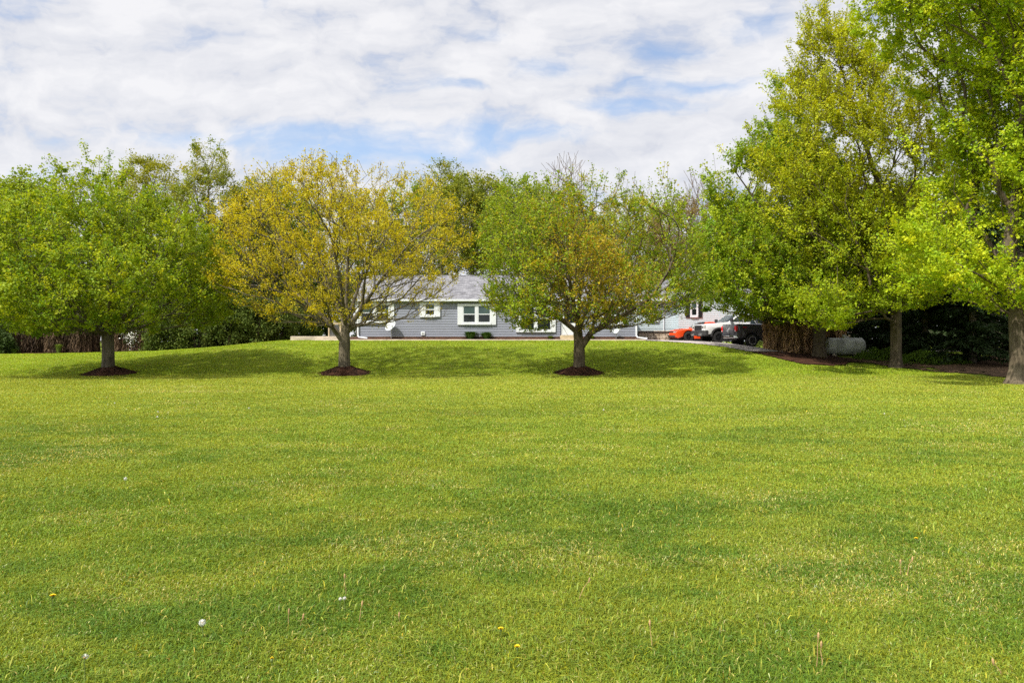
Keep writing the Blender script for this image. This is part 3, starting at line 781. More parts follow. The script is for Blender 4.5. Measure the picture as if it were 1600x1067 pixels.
# ---- conifers and hedges
def conifer(px, base_py, d, height, rad, colour, label, group, low=.02, n=7500, droop=.35):
    x = (px - CX) / F * d; base = (x, d, gz(x, d)); root = empty('spruce_tree', base, 0, label, 'tree', group)
    t = MB(); t.tube([(0, 0, -.1), (0, 0, height * .5), (0, 0, height * .98)], [rad * .06 + .05, rad * .04 + .03, .015], 8); 
    cs, tg, sz = [], [], []
    nb = int(height * 15)
    for i in range(nb):
        q = low + (1 - low) * (i + R.random()) / nb; z0 = height * q
        L = rad * (1 - q) ** .8 * R.uniform(.75, 1.12) + .08; a = R.uniform(0, 2 * np.pi)
        m = max(4, int(n / nb * L / (rad * .55)))
        s = R.random(m) ** .7
        dirv = np.array([math.cos(a), math.sin(a), 0]); side = np.array([-math.sin(a), math.cos(a), 0])
        wv = R.normal(size=m) * .22 * L * (1.1 - s) ** .5 * .6
        p = dirv * (s * L)[:, None] + side * wv[:, None]; p[:, 2] = z0 + .12 * s * L - droop * (s * L) ** 1.4 * .6 + R.normal(size=m) * .05
        cs.append(p); tg.append(dirv[None] * .8 + side[None] * np.sign(wv)[:, None] * .7 + np.array([0, 0, -.45])[None] + R.normal(size=(m, 3)) * .2); sz.append(R.uniform(.22, .42, m))
        t.tube([(0, 0, z0), tuple(dirv * L * .5 + np.array([0, 0, z0 + .02])), tuple(dirv * L * .95 + np.array([0, 0, z0 + .1 * L - droop * L ** 1.4 * .55]))], [.03, .02, .006], 3)
    t.build('trunk', M['bark_dark'], root)
    cs, tg, sz = np.concatenate(cs), np.concatenate(tg), np.concatenate(sz)
    v, f = leaf_quads(cs, R.normal(size=cs.shape) * .6 + np.array([0, 0, 1.0]), sz, .34, .06, tg)
    mesh_np('crown', v, [f], M['needle'], root, colors=np.repeat(colour(cs, R.normal(size=len(cs)) * .3), 4, 0))


SPR = tone((.026, .048, .014), (.04, .065, .018), .3)
SPR2 = tone((.038, .070, .012), (.06, .095, .016), .35)
for i, (px, d, h, r, lab) in enumerate([
        (1445, 40.5, 8.5, 2.5, 'dark spruce behind the straight trunk of the tallest maple'), (1520, 38, 9, 2.7, 'dark spruce left of the thick trunk at the edge'),
        (1590, 41, 10, 2.9, 'dark spruce directly behind the thick maple trunk'), (1385, 44, 8.5, 2.4, 'dark spruce behind the propane tank'), (1660, 38, 9, 2.6, 'dark spruce right of the thick trunk'), (1335, 47, 9, 2.4, 'dark spruce behind the brown hedge end'), (1420, 48, 9, 2.6, 'rear dark spruce seen left of the straight trunk of the tallest maple'), (1490, 47, 9.5, 2.8, 'rear dark spruce between straight and thick trunks'), (1555, 46, 9.5, 2.8, 'rear dark spruce beside the thick maple trunk')]):
    conifer(px, 0, d, h, r, SPR, lab, 'spruces behind the drive maples', n=11000)
for i, (px, d, h, r, lab) in enumerate([
        (345, 53, 9.6, 2.4, 'tallest dark spruce right of the leftmost lawn maple'), (395, 52, 7.4, 2.3, 'dark spruce under the left side of the golden crown'), (455, 54, 7.2, 2.3, 'dark spruce closest to the patio'),
        (300, 54, 8.0, 2.4, 'dark spruce in the middle of the evergreen screen'), (498, 57, 6.6, 2.0, 'small dark spruce behind the air conditioner')]):
    conifer(px, 0, d, h, r, SPR2, lab, 'spruces in the left evergreen screen', n=7000)


def column_shrub(name, px, d, height, rad, green, label, group, dead=0., n=5200, cat='shrub', dull=1., fine=False):
    """upright evergreen: flat upright sprays over a rounded column; the lowest part may be dead and brown"""
    x = (px - CX) / F * d; base = (x, d, gz(x, d)); root = empty(name, base, 0, label, cat, group)
    t = MB()
    for k in range(4):
        a = R.uniform(0, 6.28); t.tube([(.1 * math.cos(a), .1 * math.sin(a), -.1), (.3 * rad * math.cos(a), .3 * rad * math.sin(a), height * .45), (.35 * rad * math.cos(a), .35 * rad * math.sin(a), height * .85)], [.05, .035, .01], 5)
    t.build('trunk', M['bark_brown'], root)

    def shell(nn, z0, z1):
        q = z0 + (z1 - z0) * R.random(nn); a = R.uniform(0, 2 * np.pi, nn)
        rr = rad * (1 - np.clip((q - .35) / .65, 0, 1) ** 2.2) ** .6 * (.86 + .28 * fbm(a * 1.6 + px, q * 5, 3)) * R.random(nn) ** .28
        p = np.stack([rr * np.cos(a), rr * np.sin(a), q * height], 1); return p, np.stack([np.cos(a), np.sin(a), np.zeros(nn)], 1)
    p, nr = shell(n, dead * .85 if dead else .02, 1.0)
    if fine:      # a shrub of many leafy tufts
        k = 110; tc, tn = shell(k, .03, 1.0); who = R.integers(0, k, n); p = tc[who] + R.normal(size=(n, 3)) * .15 * rad + tn[who] * .05; nr = tn[who]; p[:, 2] = np.maximum(p[:, 2], .03)
    tg = np.stack([nr[:, 0] * .5, nr[:, 1] * .5, np.full(n, .25 if fine else 1.0)], 1) + R.normal(size=(n, 3)) * (.9 if fine else .35)
    v, f = leaf_quads(p, np.cross(tg, R.normal(size=(n, 3))), R.uniform(.16, .34, n) * (.6 if fine else 1), .5, .05, tg)
    mesh_np('crown', v, [f], M['needle'], root, colors=np.repeat(green(p, R.normal(size=n) * .4), 4, 0))
    if dead:
        m = int(n * 1.0); p, nr = shell(m, .01, dead)
        tg = np.stack([nr[:, 0] * .25, nr[:, 1] * .25, np.full(m, -1.0)], 1) + R.normal(size=(m, 3)) * .3
        v, f = leaf_quads(p, np.cross(tg, R.normal(size=(m, 3))), R.uniform(.15, .6, m), .13, .03, tg)
        streak = fbm(np.arctan2(p[:, 1], p[:, 0]) * 5 + px, p[:, 2] * .5, 2)[:, None]
        colr = (np.array([.12, .072, .036]) * (1 - sstep((streak - .3) / .4)) + np.array([.36, .235, .125]) * sstep((streak - .3) / .4)) * np.exp(R.normal(size=(m, 1)) * .2) * dull  # dull puts each hedge's sun and shade into its brown
        o = mesh_np('dead_foliage', v, [f], M['needle'], root, colors=np.repeat(colr, 4, 0)); o['label'] = 'brown dead lower foliage'


ARB = tone((.055, .085, .012), (.09, .115, .016), .35)
for i, (px, d, h, r, lab) in enumerate([(1214, 43.4, 3.8, .80, 'brown arborvitae beside the dark pickup'), (1240, 43.0, 4.2, .85, 'second brown arborvitae from the dark pickup'), (1268, 43.6, 4.2, .8, 'third brown arborvitae from the dark pickup'), (1296, 44.2, 4.0, .95, 'brown arborvitae behind the leaning maple trunk, touching the tank')]):
    column_shrub('arborvitae', px, d, h, r, ARB, lab, 'browned arborvitae hedge by the drive', dead=.52, n=5200, dull=1.6)  # brown lightened, so sunlight on this hedge is in its colour
for i, (px, d, h, r, lab) in enumerate([(22, 50.5, 3.6, 1.0, 'brown arborvitae next to the round dark bush'), (58, 50.6, 3.7, 1.0, 'second brown arborvitae from the round dark bush'), (95, 50.4, 3.5, 1.0, 'third brown arborvitae from the round dark bush'), (131, 50.6, 3.7, 1.0, 'brown arborvitae just left of the dark maple trunk'),
                                        (196, 51.2, 3.6, .95, 'brown arborvitae just right of the dark maple trunk'), (228, 50.2, 3.6, .8, 'brown arborvitae where the green screen begins')]):
    column_shrub('arborvitae', px, d, h, r, ARB, lab, 'browned arborvitae hedge on the left', dead=.42, n=4600, dull=.33)  # brown darkened to carry the shade of the canopy above
YEW = tone((.06, .10, .013), (.12, .14, .016), .35, cl=.2)
for i, (px, d, h, r, lab) in enumerate([(262, 49.0, 3.4, 1.35, 'leafy evergreen shrub at the left start of the green screen'), (308, 49.2, 3.9, 1.4, 'bushy evergreen shrub with yellowish tips below the tallest spruce'), (354, 49.2, 3.6, 1.3, 'dark evergreen shrub halfway up the grass bank'), (398, 49.4, 3.2, 1.25, 'evergreen shrub near the top of the grass bank'),
                                        (436, 50.2, 2.9, 1.1, 'low evergreen shrub beside the patio slab'), (474, 53, 2.8, 1.1, 'low evergreen shrub behind the patio slab')]):
    column_shrub('evergreen_shrub', px, d, h, r, YEW, lab, 'evergreen shrubs of the left screen', n=13000, fine=True)
for px, d, h, r, lab in [(1196, 54, 3.4, 1.5, 'dark evergreen shrub behind the charcoal pickup'), (1240, 53, 3.6, 1.6, 'dark evergreen shrub behind the brown hedge by the drive')]:
    column_shrub('evergreen_shrub', px, d, h, r, YEW, lab, 'evergreen shrubs beyond the drive', n=9000, fine=True)
column_shrub('evergreen_shrub', -6, 48.6, 1.5, .95, SPR2, 'low round dark bush at the far left edge', 'evergreen shrubs of the left screen', n=5000, fine=True)

# white flowering shrub glimpsed behind the leftmost trunk
x_, y_ = (207 - CX) / F * 49.5, 49.5
root = empty('flowering_shrub', (x_, y_, gz(x_, y_)), 0, 'small white flowering shrub behind the leftmost maple trunk', 'shrub')
t = MB()
for k in range(7):
    a = R.uniform(0, 6.28); t.tube([(0, 0, -.05), (.25 * math.cos(a), .25 * math.sin(a), .6), (.5 * math.cos(a), .5 * math.sin(a), 1.1 + R.uniform(0, .4))], [.02, .012, .005], 4)
t.build('trunk', M['bark_brown'], root)
p = R.normal(size=(260, 3)) * np.array([.3, .3, .35]) + np.array([0, 0, .95]); v, f = leaf_quads(p, R.normal(size=p.shape), R.uniform(.06, .12, 260)); mesh_np('crown', v, [f], M['needle'], root, colors=np.repeat(SPR2(p, np.zeros(260)), 4, 0))
p = R.normal(size=(170, 3)) * np.array([.3, .3, .35]) + np.array([0, -.1, 1.0]); v, f = leaf_quads(p, R.normal(size=p.shape), R.uniform(.06, .12, 170)); mesh_np('blossoms', v, [f], M['blossom'], root)


def blade_plant(name, x, y, z, r, h, n, col, label, cat='plant', group=None, w=.035):
    root = empty(name, (x, y, z), 0, label, cat, group)
    a = R.uniform(0, 2 * np.pi, n); L = R.uniform(.6, 1.1, n) * h; lean = R.uniform(.15, 1.0, n) * r
    o = np.stack([np.cos(a), np.sin(a), np.zeros(n)], 1); sd = np.stack([-np.sin(a), np.cos(a), np.zeros(n)], 1) * w
    b0 = o * R.uniform(0, .3, n)[:, None] * r
    m1 = b0 + o * (lean * .45)[:, None] + np.array([0, 0, 1]) * (L * .75)[:, None]; tp = b0 + o * lean[:, None] + np.array([0, 0, 1]) * (L * .8)[:, None]
    v = np.stack([b0 - sd * .6, b0 + sd * .6, m1 + sd, m1 - sd, tp], 1).reshape(-1, 3); i = np.arange(n)[:, None] * 5
    o_ = mesh_np('leaves', v, [np.concatenate([i, i + 1, i + 2, i + 3], 1), np.concatenate([i + 3, i + 2, i + 4], 1)], M['grass'], root, colors=np.repeat(col(b0, np.zeros(n)), 5, 0))
    return root


LILY = tone((.055, .125, .022), (.08, .16, .03), .3); LIME = tone((.16, .24, .015))
for px, r, h, n, c_, lab in [(735, .60, .55, 300, LILY, 'larger dark green strappy plant below the double window'), (760, .56, .5, 280, LILY, 'strappy plant right of a twin below the double window'), (860, .28, .22, 120, LIME, 'small lime green clump left of the tan steps'), (925, .28, .22, 120, LIME, 'small lime green clump right of the tan steps')]:
    x_ = (px - CX) / F * 45.65; blade_plant('border_plant', x_, 45.65, gz(x_, 45.65) + .1, r, h, n, c_, lab, group='plants in the foundation bed')
for px, py, d, lab in [(262, 0, 49.0, 'a'), ]: pass
for px, d, lab in [(92, 49.2, 'pale green sprouting plant before the left brown hedge'), (22, 48.8, 'low weedy plant near the round dark bush')]:
    x_ = (px - CX) / F * d; blade_plant('border_plant', x_, d, gz(x_, d), .35, .75 if px > 50 else .4, 130, tone((.13, .20, .03)), lab, group='plants along the left bed')
for px, d, h, lab in [(1440, 38.2, .8, 'leafy weeds right of the straight maple trunk'), (1375, 40.3, .6, 'leafy weeds between tank and straight trunk'), (1475, 38.5, .6, 'leafy weeds before the dark spruces')]:
    x_ = (px - CX) / F * d; root = empty('weed_clump', (x_, d, gz(x_, d)), 0, lab, 'plant', 'weeds under the drive maples')
    n = 2600; a = R.uniform(0, 2 * np.pi, n); q = R.random(n) ** .6 * 1.5; hh = h * (1 - (q / 1.6) ** 2) * (.45 + 1.1 * fbm(q * np.cos(a) * 2 + px, q * np.sin(a) * 2, 3))
    p = np.stack([q * np.cos(a), q * np.sin(a) * .8, hh * R.random(n) ** .5], 1); p[:, 2] += ground(p[:, 0] + x_, p[:, 1] + d) - gz(x_, d)
    v, f = leaf_quads(p, R.normal(size=(n, 3)) + np.array([0, 0, 1.2]), R.uniform(.05, .12, n)); mesh_np('leaves', v, [f], M['leaf'], root, colors=np.repeat(tone((.09, .17, .014), (.13, .21, .02), .3)(p, R.normal(size=n) * .4), 4, 0))
    b = MB()
    for k in range(14): b.tube([(R.uniform(-1, 1), R.uniform(-.8, .8), -.1), (R.uniform(-1, 1), R.uniform(-.8, .8), h * .55)], [.008, .004], 3)
    b.build('stems', M['stem'], root)


# ------------------------------------------------------------------ the house
GZ = 1.70
hc = ((HX0 + HX1) / 2, HY, GZ)
house = empty('ranch_house', hc, 0, 'long low blue grey ranch house with grey shingle roof', 'house')


def lap_wall(mb, x0, x1, y, z0, z1, step=.165):
    """lap siding facing the viewer, each course tilted out at its foot"""
    z = z0
    while z < z1 - .01:
        zt = min(z + step, z1)
        for q in [((x0, y - .023, z), (x1, y - .023, z), (x1, y - .004, zt), (x0, y - .004, zt)), ((x0, y - .004, z), (x1, y - .004, z), (x1, y - .023, z), (x0, y - .023, z))]:
            mb.poly(q)
        z = zt


EZ, RZ, HD = 4.34, 6.30, 8.6            # eave, ridge, depth
b = MB(); lap_wall(b, HX0, HX1, HY, GZ + .22, EZ - .02)
b.box(HX0 + .002, HX1 - .002, HY, HY + HD, GZ + .2, EZ - .05)
for xg, s in ((HX0, 0), (HX1, 0)):
    for y0 in (0,):
        b.prism_z([(xg, HY), (xg, HY), (xg, HY)], 0, 0) if False else None
xg0, xg1 = HX0 + .004, HX1 - .004
a = [b.bm.verts.new(p) for p in [(xg0, HY, EZ - .06), (xg0, HY + HD, EZ - .06), (xg0, HY + HD / 2, RZ - .12)]]; b.bm.faces.new(a)
a = [b.bm.verts.new(p) for p in [(xg1, HY, EZ - .06), (xg1, HY + HD, EZ - .06), (xg1, HY + HD / 2, RZ - .12)]]; b.bm.faces.new(a)
b.build('wall', M['siding'], house, hc)
b = MB(); b.box(HX0 + .03, HX1 - .03, HY - .002, HY + HD - .05, GZ - .4, GZ + .215); b.build('foundation', M['concrete'], house, hc)


def gable_roof(x0, x1, y0, y1, ez, rz, over, th=.16):
    """roof slab with ridge along x"""
    ym = (y0 + y1) / 2; sl = (rz - ez) / (ym - y0)
    mb = MB(); e0 = ez - sl * over
    pr = [(y0 - over, e0), (ym, rz), (y1 + over, e0), (y1 + over, e0 - th), (ym, rz - th), (y0 - over, e0 - th)]
    a = [mb.bm.verts.new((x0, y, z)) for y, z in pr]; c = [mb.bm.verts.new((x1, y, z)) for y, z in pr]
    n = len(pr)
    for i in range(n): mb.bm.faces.new((a[i], a[(i + 1) % n], c[(i + 1) % n], c[i]))
    mb.bm.faces.new((a[0], a[1], a[4], a[5])); mb.bm.faces.new((a[1], a[2], a[3], a[4])); mb.bm.faces.new((c[0], c[1], c[4], c[5])); mb.bm.faces.new((c[1], c[2], c[3], c[4]))
    return mb


OV = .16
rf = gable_roof(HX0 - .35, HX1 + .15, HY, HY + HD, EZ + .10, RZ, OV).build('roof', M['shingles'], house, hc)
b = MB()
x = HX0 - .33
ym = HY + HD / 2
while x < HX1 + .1:
    for s in (-1, 1):
        sl = (RZ - EZ - .10) / (HD / 2)
        a = [b.bm.verts.new(p) for p in [(x, ym, RZ + .03), (x + .29, ym, RZ + .018), (x + .29, ym + s * .16, RZ + .018 - sl * .16), (x, ym + s * .16, RZ + .03 - sl * .16)]]; b.bm.faces.new(a)
    x += .27
b.build('ridge_cap', M['shingles'], rf, hc)
ge = EZ + .10 - (RZ - EZ - .10) / (HD / 2) * OV
b = MB(); b.prism_y([(0, 0), (1, 0), (1, 1), (0, 1)], 0, 1); bmesh.ops.delete(b.bm, geom=b.bm.verts[:], context='VERTS')
b.box(HX0 - .36, HX1 + .16, HY - OV - .115, HY - OV - .003, ge - .165, ge - .03); b.bevel(.012, 1)
b.build('gutter', M['white'], house, hc)
b = MB(); b.box(HX0 - .33, HX1 + .13, HY - OV, HY - .03, ge - .185, ge - .167); b.build('soffit', M['white'], house, hc)


def downspout(x, y, ztop, zbot, parent, origin, sgn=1):
    b = MB()
    b.tube([(x, y - OV - .06, ztop), (x, y - OV + .06, ztop - .22), (x, y - .075, ztop - .42), (x, y - .075, zbot + .22), (x + .05 * sgn, y - .16, zbot + .10), (x + .65 * sgn, y - .32, zbot + .03)], .052, 6)
    b.build('downspout', M['white'], parent, origin)


downspout(HX0 + .07, HY, ge - .15, GZ + .08, house, hc); downspout(HX1 - .02, HY, ge - .15, GZ + .05, house, hc)
for xc in (HX0 - .01, HX1 - .09):
    b = MB(); b.box(xc, xc + .10, HY - .032, HY + .05, GZ + .22, EZ - .2); b.build('corner_trim', M['white'], house, hc)


def window(px0, px1, py0, py1, lites, parent, origin, y, wide=.30, mid=.16, frame=M['white'], plainwin=False, shutter=None):
    """trim boards (side boards wide), sashes with an upper and a lower light"""
    x0, x1 = (px0 - CX) / F * y, (px1 - CX) / F * y; z1, z0 = CH + (CY - py0) / F * y, CH + (CY - py1) / F * y
    b = MB(); yo = y - .095; top = .11; bot = .13
    b.box(x0, x0 + wide, yo, y - .003, z0, z1); b.box(x1 - wide, x1, yo, y - .003, z0, z1)
    b.box(x0 + wide, x1 - wide, yo - .004, y - .003, z1 - top, z1); b.box(x0 + wide - .04, x1 - wide + .04, yo - .03, y - .003, z0, z0 + bot)
    iw = (x1 - x0 - 2 * wide - mid * (lites - 1)) / lites
    for k in range(1, lites):
        xm = x0 + wide + k * iw + (k - 1) * mid; b.box(xm, xm + mid, yo, y - .003, z0 + bot, z1 - top)
    fr = b.build('window', frame, parent, origin)
    for k in range(lites):
        xa = x0 + wide + k * (iw + mid); xb = xa + iw; zm = (z0 + bot + z1 - top) / 2
        s = MB()
        for (a0, a1, c0, c1) in [(xa, xa + .045, z0 + bot, z1 - top), (xb - .045, xb, z0 + bot, z1 - top), (xa + .045, xb - .045, z1 - top - .045, z1 - top), (xa + .045, xb - .045, z0 + bot, z0 + bot + .05), (xa + .045, xb - .045, zm - .03, zm + .03)]:
            s.box(a0, a1, y - .082, y - .062, c0, c1)
        s.build('sash', frame, fr, origin)
        g = MB(); g.box(xa + .03, xb - .03, y - .072, y - .068, zm, z1 - top - .02); g.build('pane', M['glass_green'], fr, origin)
        g = MB(); g.box(xa + .03, xb - .03, y - .077, y - .069, z0 + bot + .02, zm); g.build('pane', M['glass_dark'], fr, origin)
    return fr


window(556, 616, 473, 505, 2, house, hc, HY, .33)
window(656, 688, 472.5, 495.5, 1, house, hc, HY, .36)
window(715, 775, 475, 507.5, 2, house, hc, HY, .36)
window(806, 868, 476, 519, 2, house, hc, HY, .30)
window(936, 976, 478, 508, 1, house, hc, HY, .30)
# door with tan steps and dark rails
b = MB(); dx0, dx1 = (876 - CX) / F * HY, (903 - CX) / F * HY
b.box(dx0, dx0 + .1, HY - .09, HY - .002, GZ + .3, GZ + 2.45); b.box(dx1 - .1, dx1, HY - .09, HY - .002, GZ + .3, GZ + 2.45); b.box(dx0 + .1, dx1 - .1, HY - .09, HY - .002, GZ + 2.33, GZ + 2.45)
b.box(dx0 + .1, dx1 - .1, HY - .075, HY - .055, GZ + .32, GZ + 1.1); b.box(dx0 + .1, dx0 + .22, HY - .075, HY - .055, GZ + 1.1, GZ + 2.33); b.box(dx1 - .22, dx1 - .1, HY - .075, HY - .055, GZ + 1.1, GZ + 2.33)
dr = b.build('door', M['white'], house, hc)
b = MB(); b.box(dx0 + .2, dx1 - .2, HY - .068, HY - .058, GZ + 1.08, GZ + 2.34); b.build('pane', M['glass_dark'], dr, hc)
b = MB(); b.tube([(dx1 - .16, HY - .05, GZ + 1.25), (dx1 - .16, HY - .09, GZ + 1.25), (dx1 - .16, HY - .09, GZ + 1.4)], .015, 6); b.build('handle', M['chrome'], dr, hc)
b = MB(); b.box(dx0 - .05, dx1 + .15, HY - .56, HY - .025, GZ - .2, GZ + .30); b.box(dx0 - .02, dx1 + .12, HY - .585, HY - .561, GZ - .2, GZ + .14); b.bevel(.015, 1); b.build('steps', M['tan'], house, hc)
for xr in (dx0, dx1 + .1):
    b = MB(); b.tube([(xr, HY - .52, GZ + .3), (xr, HY - .52, GZ + 1.1)], .02, 6); b.tube([(xr, HY - .08, GZ + .3), (xr, HY - .08, GZ + 1.12)], .02, 6); b.tube([(xr, HY - .54, GZ + 1.1), (xr, HY - .05, GZ + 1.12)], .022, 6)
    b.build('handrail', M['black'], house, hc)
# little vent hood on the wall
xv, zv = (661 - CX) / F * HY, CH + (CY - 521) / F * HY
b = MB(); b.box(xv - .13, xv + .13, HY - .09, HY - .045, zv - .12, zv + .12); b.bevel(.015, 1); vent = b.build('vent_cover', M['white'], house, hc)
b = MB()
for k in range(4): b.box(xv - .06, xv + .06, HY - .102, HY - .091, zv - .055 + k * .03, zv - .04 + k * .03)
b.build('louvre', M['ac_grey'], vent, hc)


def satellite_dish(px, py, d, label, tilt=.2, r=.33, base_z=None):
    x, _, z = W(px, py, d); zb = gz(x, d) + .1
    root = empty('satellite_dish', (x, d, zb), 0, label, 'satellite dish', 'satellite dishes before the house')
    hz = z - zb
    b = MB(); b.tube([(0, .08, -.15), (0, .08, hz - .1), (0, .03, hz)], .022, 8); b.build('pole', M['ac_grey'], root)
    b = MB(); prof = [(.02, 0), (r * .4, -.012), (r * .75, -.045), (r, -.085), (r + .012, -.078), (r * .75, -.03), (r * .4, .004), (.02, .015)]
    b.lathe(prof, 'y', (0, 0, 0), 28)
    o = b.build('reflector', M['dish'], root, smooth=True); o.location = (0, -.03, hz); o.rotation_euler = (-tilt - .2, 0, -.55); o.scale = (1, 1, 1.12)
    b = MB(); b.tube([(0, -.01, hz - r * .9), (.12, -.34, hz - .12), (.14, -.38, hz - .02)], .013, 6); b.box(.09, .19, -.43, -.36, hz - .05, hz + .05); b.build('feed_arm', M['ac_grey'], root)


satellite_dish(611, 510, 45.6, 'white satellite dish on pole below the left pair of windows', r=.36, tilt=.5)
satellite_dish(963, 514.5, 45.6, 'small pale round dish on thin pole right of the steps', r=.26, tilt=.1)

# air conditioner by the left corner
xa = (525 - CX) / F * 47.2
root = empty('air_conditioner', (xa, 47.2, 1.93), 0, 'grey air conditioner with tan frame on the patio', 'air conditioner')
b = MB(); b.box(-.33, .33, -.33, .33, .04, .78); b.bevel(.03, 2); b.build('housing', M['ac_grey'], root)
b = MB()
for k in range(13): b.box(-.30, .30, -.345, -.331, .10 + k * .05, .125 + k * .05)
b.build('grille', M['plastic'], root)
b = MB(); b.lathe([(.05, .80), (.26, .80), (.26, .785), (.05, .785)], 'z', (0, 0, 0), 24); b.build('fan_guard', M['plastic'], root)
b = MB(); b.box(-.42, -.345, -.40, .40, 0, .92); b.box(.345, .42, -.40, .40, 0, .92); b.box(-.345, .345, .34, .40, .0, .92); b.box(-.345, .345, -.40, -.35, .82, .92); b.build('enclosure_frame', M['tan'], root)

# ------------------------------------------------------------------ white building behind the cars
WY = 54.0
wx = lambda px: (px - CX) / F * WY
wz = lambda py: CH + (CY - py) / F * WY
wb = (wx(1100), WY, 2.3)
white = empty('white_house', wb, 0, 'white sided building with steep grey roof and dark shutters behind the cars', 'house')
X0, X1 = wx(992), wx(1235)
b = MB(); lap_wall(b, X0, X1, WY, wz(513), wz(470), .14); b.box(X0 + .002, X1 - .002, WY, WY + 8.8, 1.6, wz(470) - .02)
gx0, gx1, gpx = wx(1056), wx(1170), wx(1113)
# front gable, set forward
GYf = WY - .9
zg0, zgp = wz(466), wz(436)
z = wz(514)
while z < zgp - .05:
    zt = min(z + .14, zgp)
    def span(zz):
        if zz <= zg0: return gx0, gx1
        q = (zz - zg0) / (zgp - zg0); return gx0 + (gpx - gx0) * q, gx1 + (gpx - gx1) * q
    a0, a1 = span(z); c0, c1 = span(zt)
    b.poly([(a0, GYf - .02, z), (a1, GYf - .02, z), (c1, GYf - .003, zt), (c0, GYf - .003, zt)])
    b.poly([(a0, GYf - .003, z), (a1, GYf - .003, z), (a1, GYf - .02, z), (a0, GYf - .02, z)])
    z = zt
b.box(gx0 + .003, gx1 - .003, GYf, WY - .03, 1.6, zg0)
a = [b.bm.verts.new(p) for p in [(gx0, GYf + .001, zg0), (gx1, GYf + .001, zg0), (gpx, GYf + .001, zgp)]]; b.bm.faces.new(a)
b.build('wall', M['white_siding'], white, wb)
rzw = CH + (CY - 414) / F * (WY + 4.4)
# main roof, its left end sloped back like a hip
mb = MB(); ez = wz(468); y0, y1, ymw = WY - .45, WY + 9.2, WY + 4.4
xr0 = (1090 - CX) / F * (WY + 4.4)
A, B_, C_, D_ = (X0 - .3, y0, ez), (X1 + .3, y0, ez), (X1 + .3, y1, ez), (X0 - .3, y1, ez); E, G_ = (xr0, ymw, rzw), (X1 + .3, ymw, rzw)
lo = lambda p: (p[0], p[1], p[2] - .17)
for q in [(A, B_, G_, E), (D_, C_, G_, E)]: mb.poly(q)
mb.poly((A, E, D_))
mb.poly((lo(A), lo(B_), lo(C_), lo(D_)))
for p, q in ((A, B_), (B_, C_), (C_, D_), (D_, A)): mb.poly((p, q, lo(q), lo(p)))
mb.poly((B_, C_, G_))
bmesh.ops.remove_doubles(mb.bm, verts=mb.bm.verts, dist=.001)
mb.build('roof', M['shingles'], white, wb)
# gable roof over the front gable
mb = MB(); ov = .35; sl = (zgp - zg0) / (gpx - gx0); yb = WY + 3.0
for s, xe in ((-1, gx0 - ov), (1, gx1 + ov)):
    zl = zg0 - sl * ov + .16
    mb.poly([(xe, GYf - ov, zl), (gpx, GYf - ov, zgp + .16), (gpx, yb, zgp + .16), (xe, yb, zl)])
    mb.poly([(xe, GYf - ov, zl - .1), (gpx, GYf - ov, zgp + .06), (gpx, yb, zgp + .06), (xe, yb, zl - .1)])
mb.build('roof', M['shingles'], white, wb)
mb = MB()
for xe in (gx0 - ov, gx1 + ov):
    zl = zg0 - sl * ov + .15
    q = [(xe, zl), (gpx, zgp + .15), (gpx, zgp - .05), (xe, zl - .2)]
    a = [mb.bm.verts.new((x, GYf - ov - .03, z)) for x, z in q]; c = [mb.bm.verts.new((x, GYf - ov - .002, z)) for x, z in q]
    mb.bm.faces.new(a); mb.bm.faces.new(c)
    for i in range(4): mb.bm.faces.new((a[i], a[(i + 1) % 4], c[(i + 1) % 4], c[i]))
mb.build('rake_board', M['white'], white, wb)
b = MB(); b.box(X0 - .32, gx0 - ov - .05, WY - .56, WY - .452, wz(470) - .05, wz(467)); b.bevel(.012, 1); b.build('gutter', M['white'], white, wb)
s_ = GYf / WY
fr = window(1078, 1090.5, 469, 496, 1, white, wb, GYf, .09)
for px in (1074.2, 1093.5):
    xc = (px - CX) / F * GYf; b = MB(); b.box(xc - .16, xc + .16, GYf - .08, GYf - .045, CH + (CY - 496) / F * GYf, CH + (CY - 469) / F * GYf)
    for k in range(16):
        zz = CH + (CY - 496) / F * GYf + .06 + k * .075; b.box(xc - .12, xc + .12, GYf - .092, GYf - .081, zz, zz + .045)
    b.build('shutter', M['black'], white, wb)
window(1010, 1030, 478, 503, 1, white, wb, WY, .10)
b = MB(); b.tube([(wx(1037), WY - .06, wz(470)), (wx(1037), WY - .06, wz(517))], .05, 6); b.build('downspout', M['white'], white, wb)

# block retaining wall beside the drive
x0, x1 = (998 - CX) / F * 52, (1062 - CX) / F * 52
root = empty('retaining_wall', ((x0 + x1) / 2, 52, 1.6), 0, 'tan block retaining wall between house corner and red car', 'wall')
b = MB(); zt = CH + (CY - 519.5) / F * 52; z = 1.45; row = 0
while z < zt - .02:
    x = x0 - (.22 if row % 2 else 0)
    while x < x1:
        w_ = .44; b.box(max(x, x0) + .008, min(x + w_, x1) - .008, 52 + R.uniform(-.02, .02), 52.3, z + .006, z + .185); x += w_
    z += .19; row += 1
b.bevel(.02, 1); ob = b.build('blocks', M['stone'], root, ((x0 + x1) / 2, 52, 1.6))
b = MB(); b.box(x0 - .05, x1 + .05, 51.93, 52.35, zt + .01, zt + .075); b.bevel(.015, 1); b.build('cap', M['plastic'], root, ((x0 + x1) / 2, 52, 1.6))
b = MB(); b.box(x0, x1, 52.31, WY - .1, 1.5, zt - .02); b.build('backfill', M['mulch'], root, ((x0 + x1) / 2, 52, 1.6))


# ------------------------------------------------------------------ vehicles  (local: +x forward, +y left)
def arch(xc, r, z0, k=10):
    """points over a wheel opening, going backwards (from front to rear)"""
    return [(xc + r * math.cos(a), z0 + r * math.sin(a)) for a in [math.pi * j / k for j in range(k + 1)]]


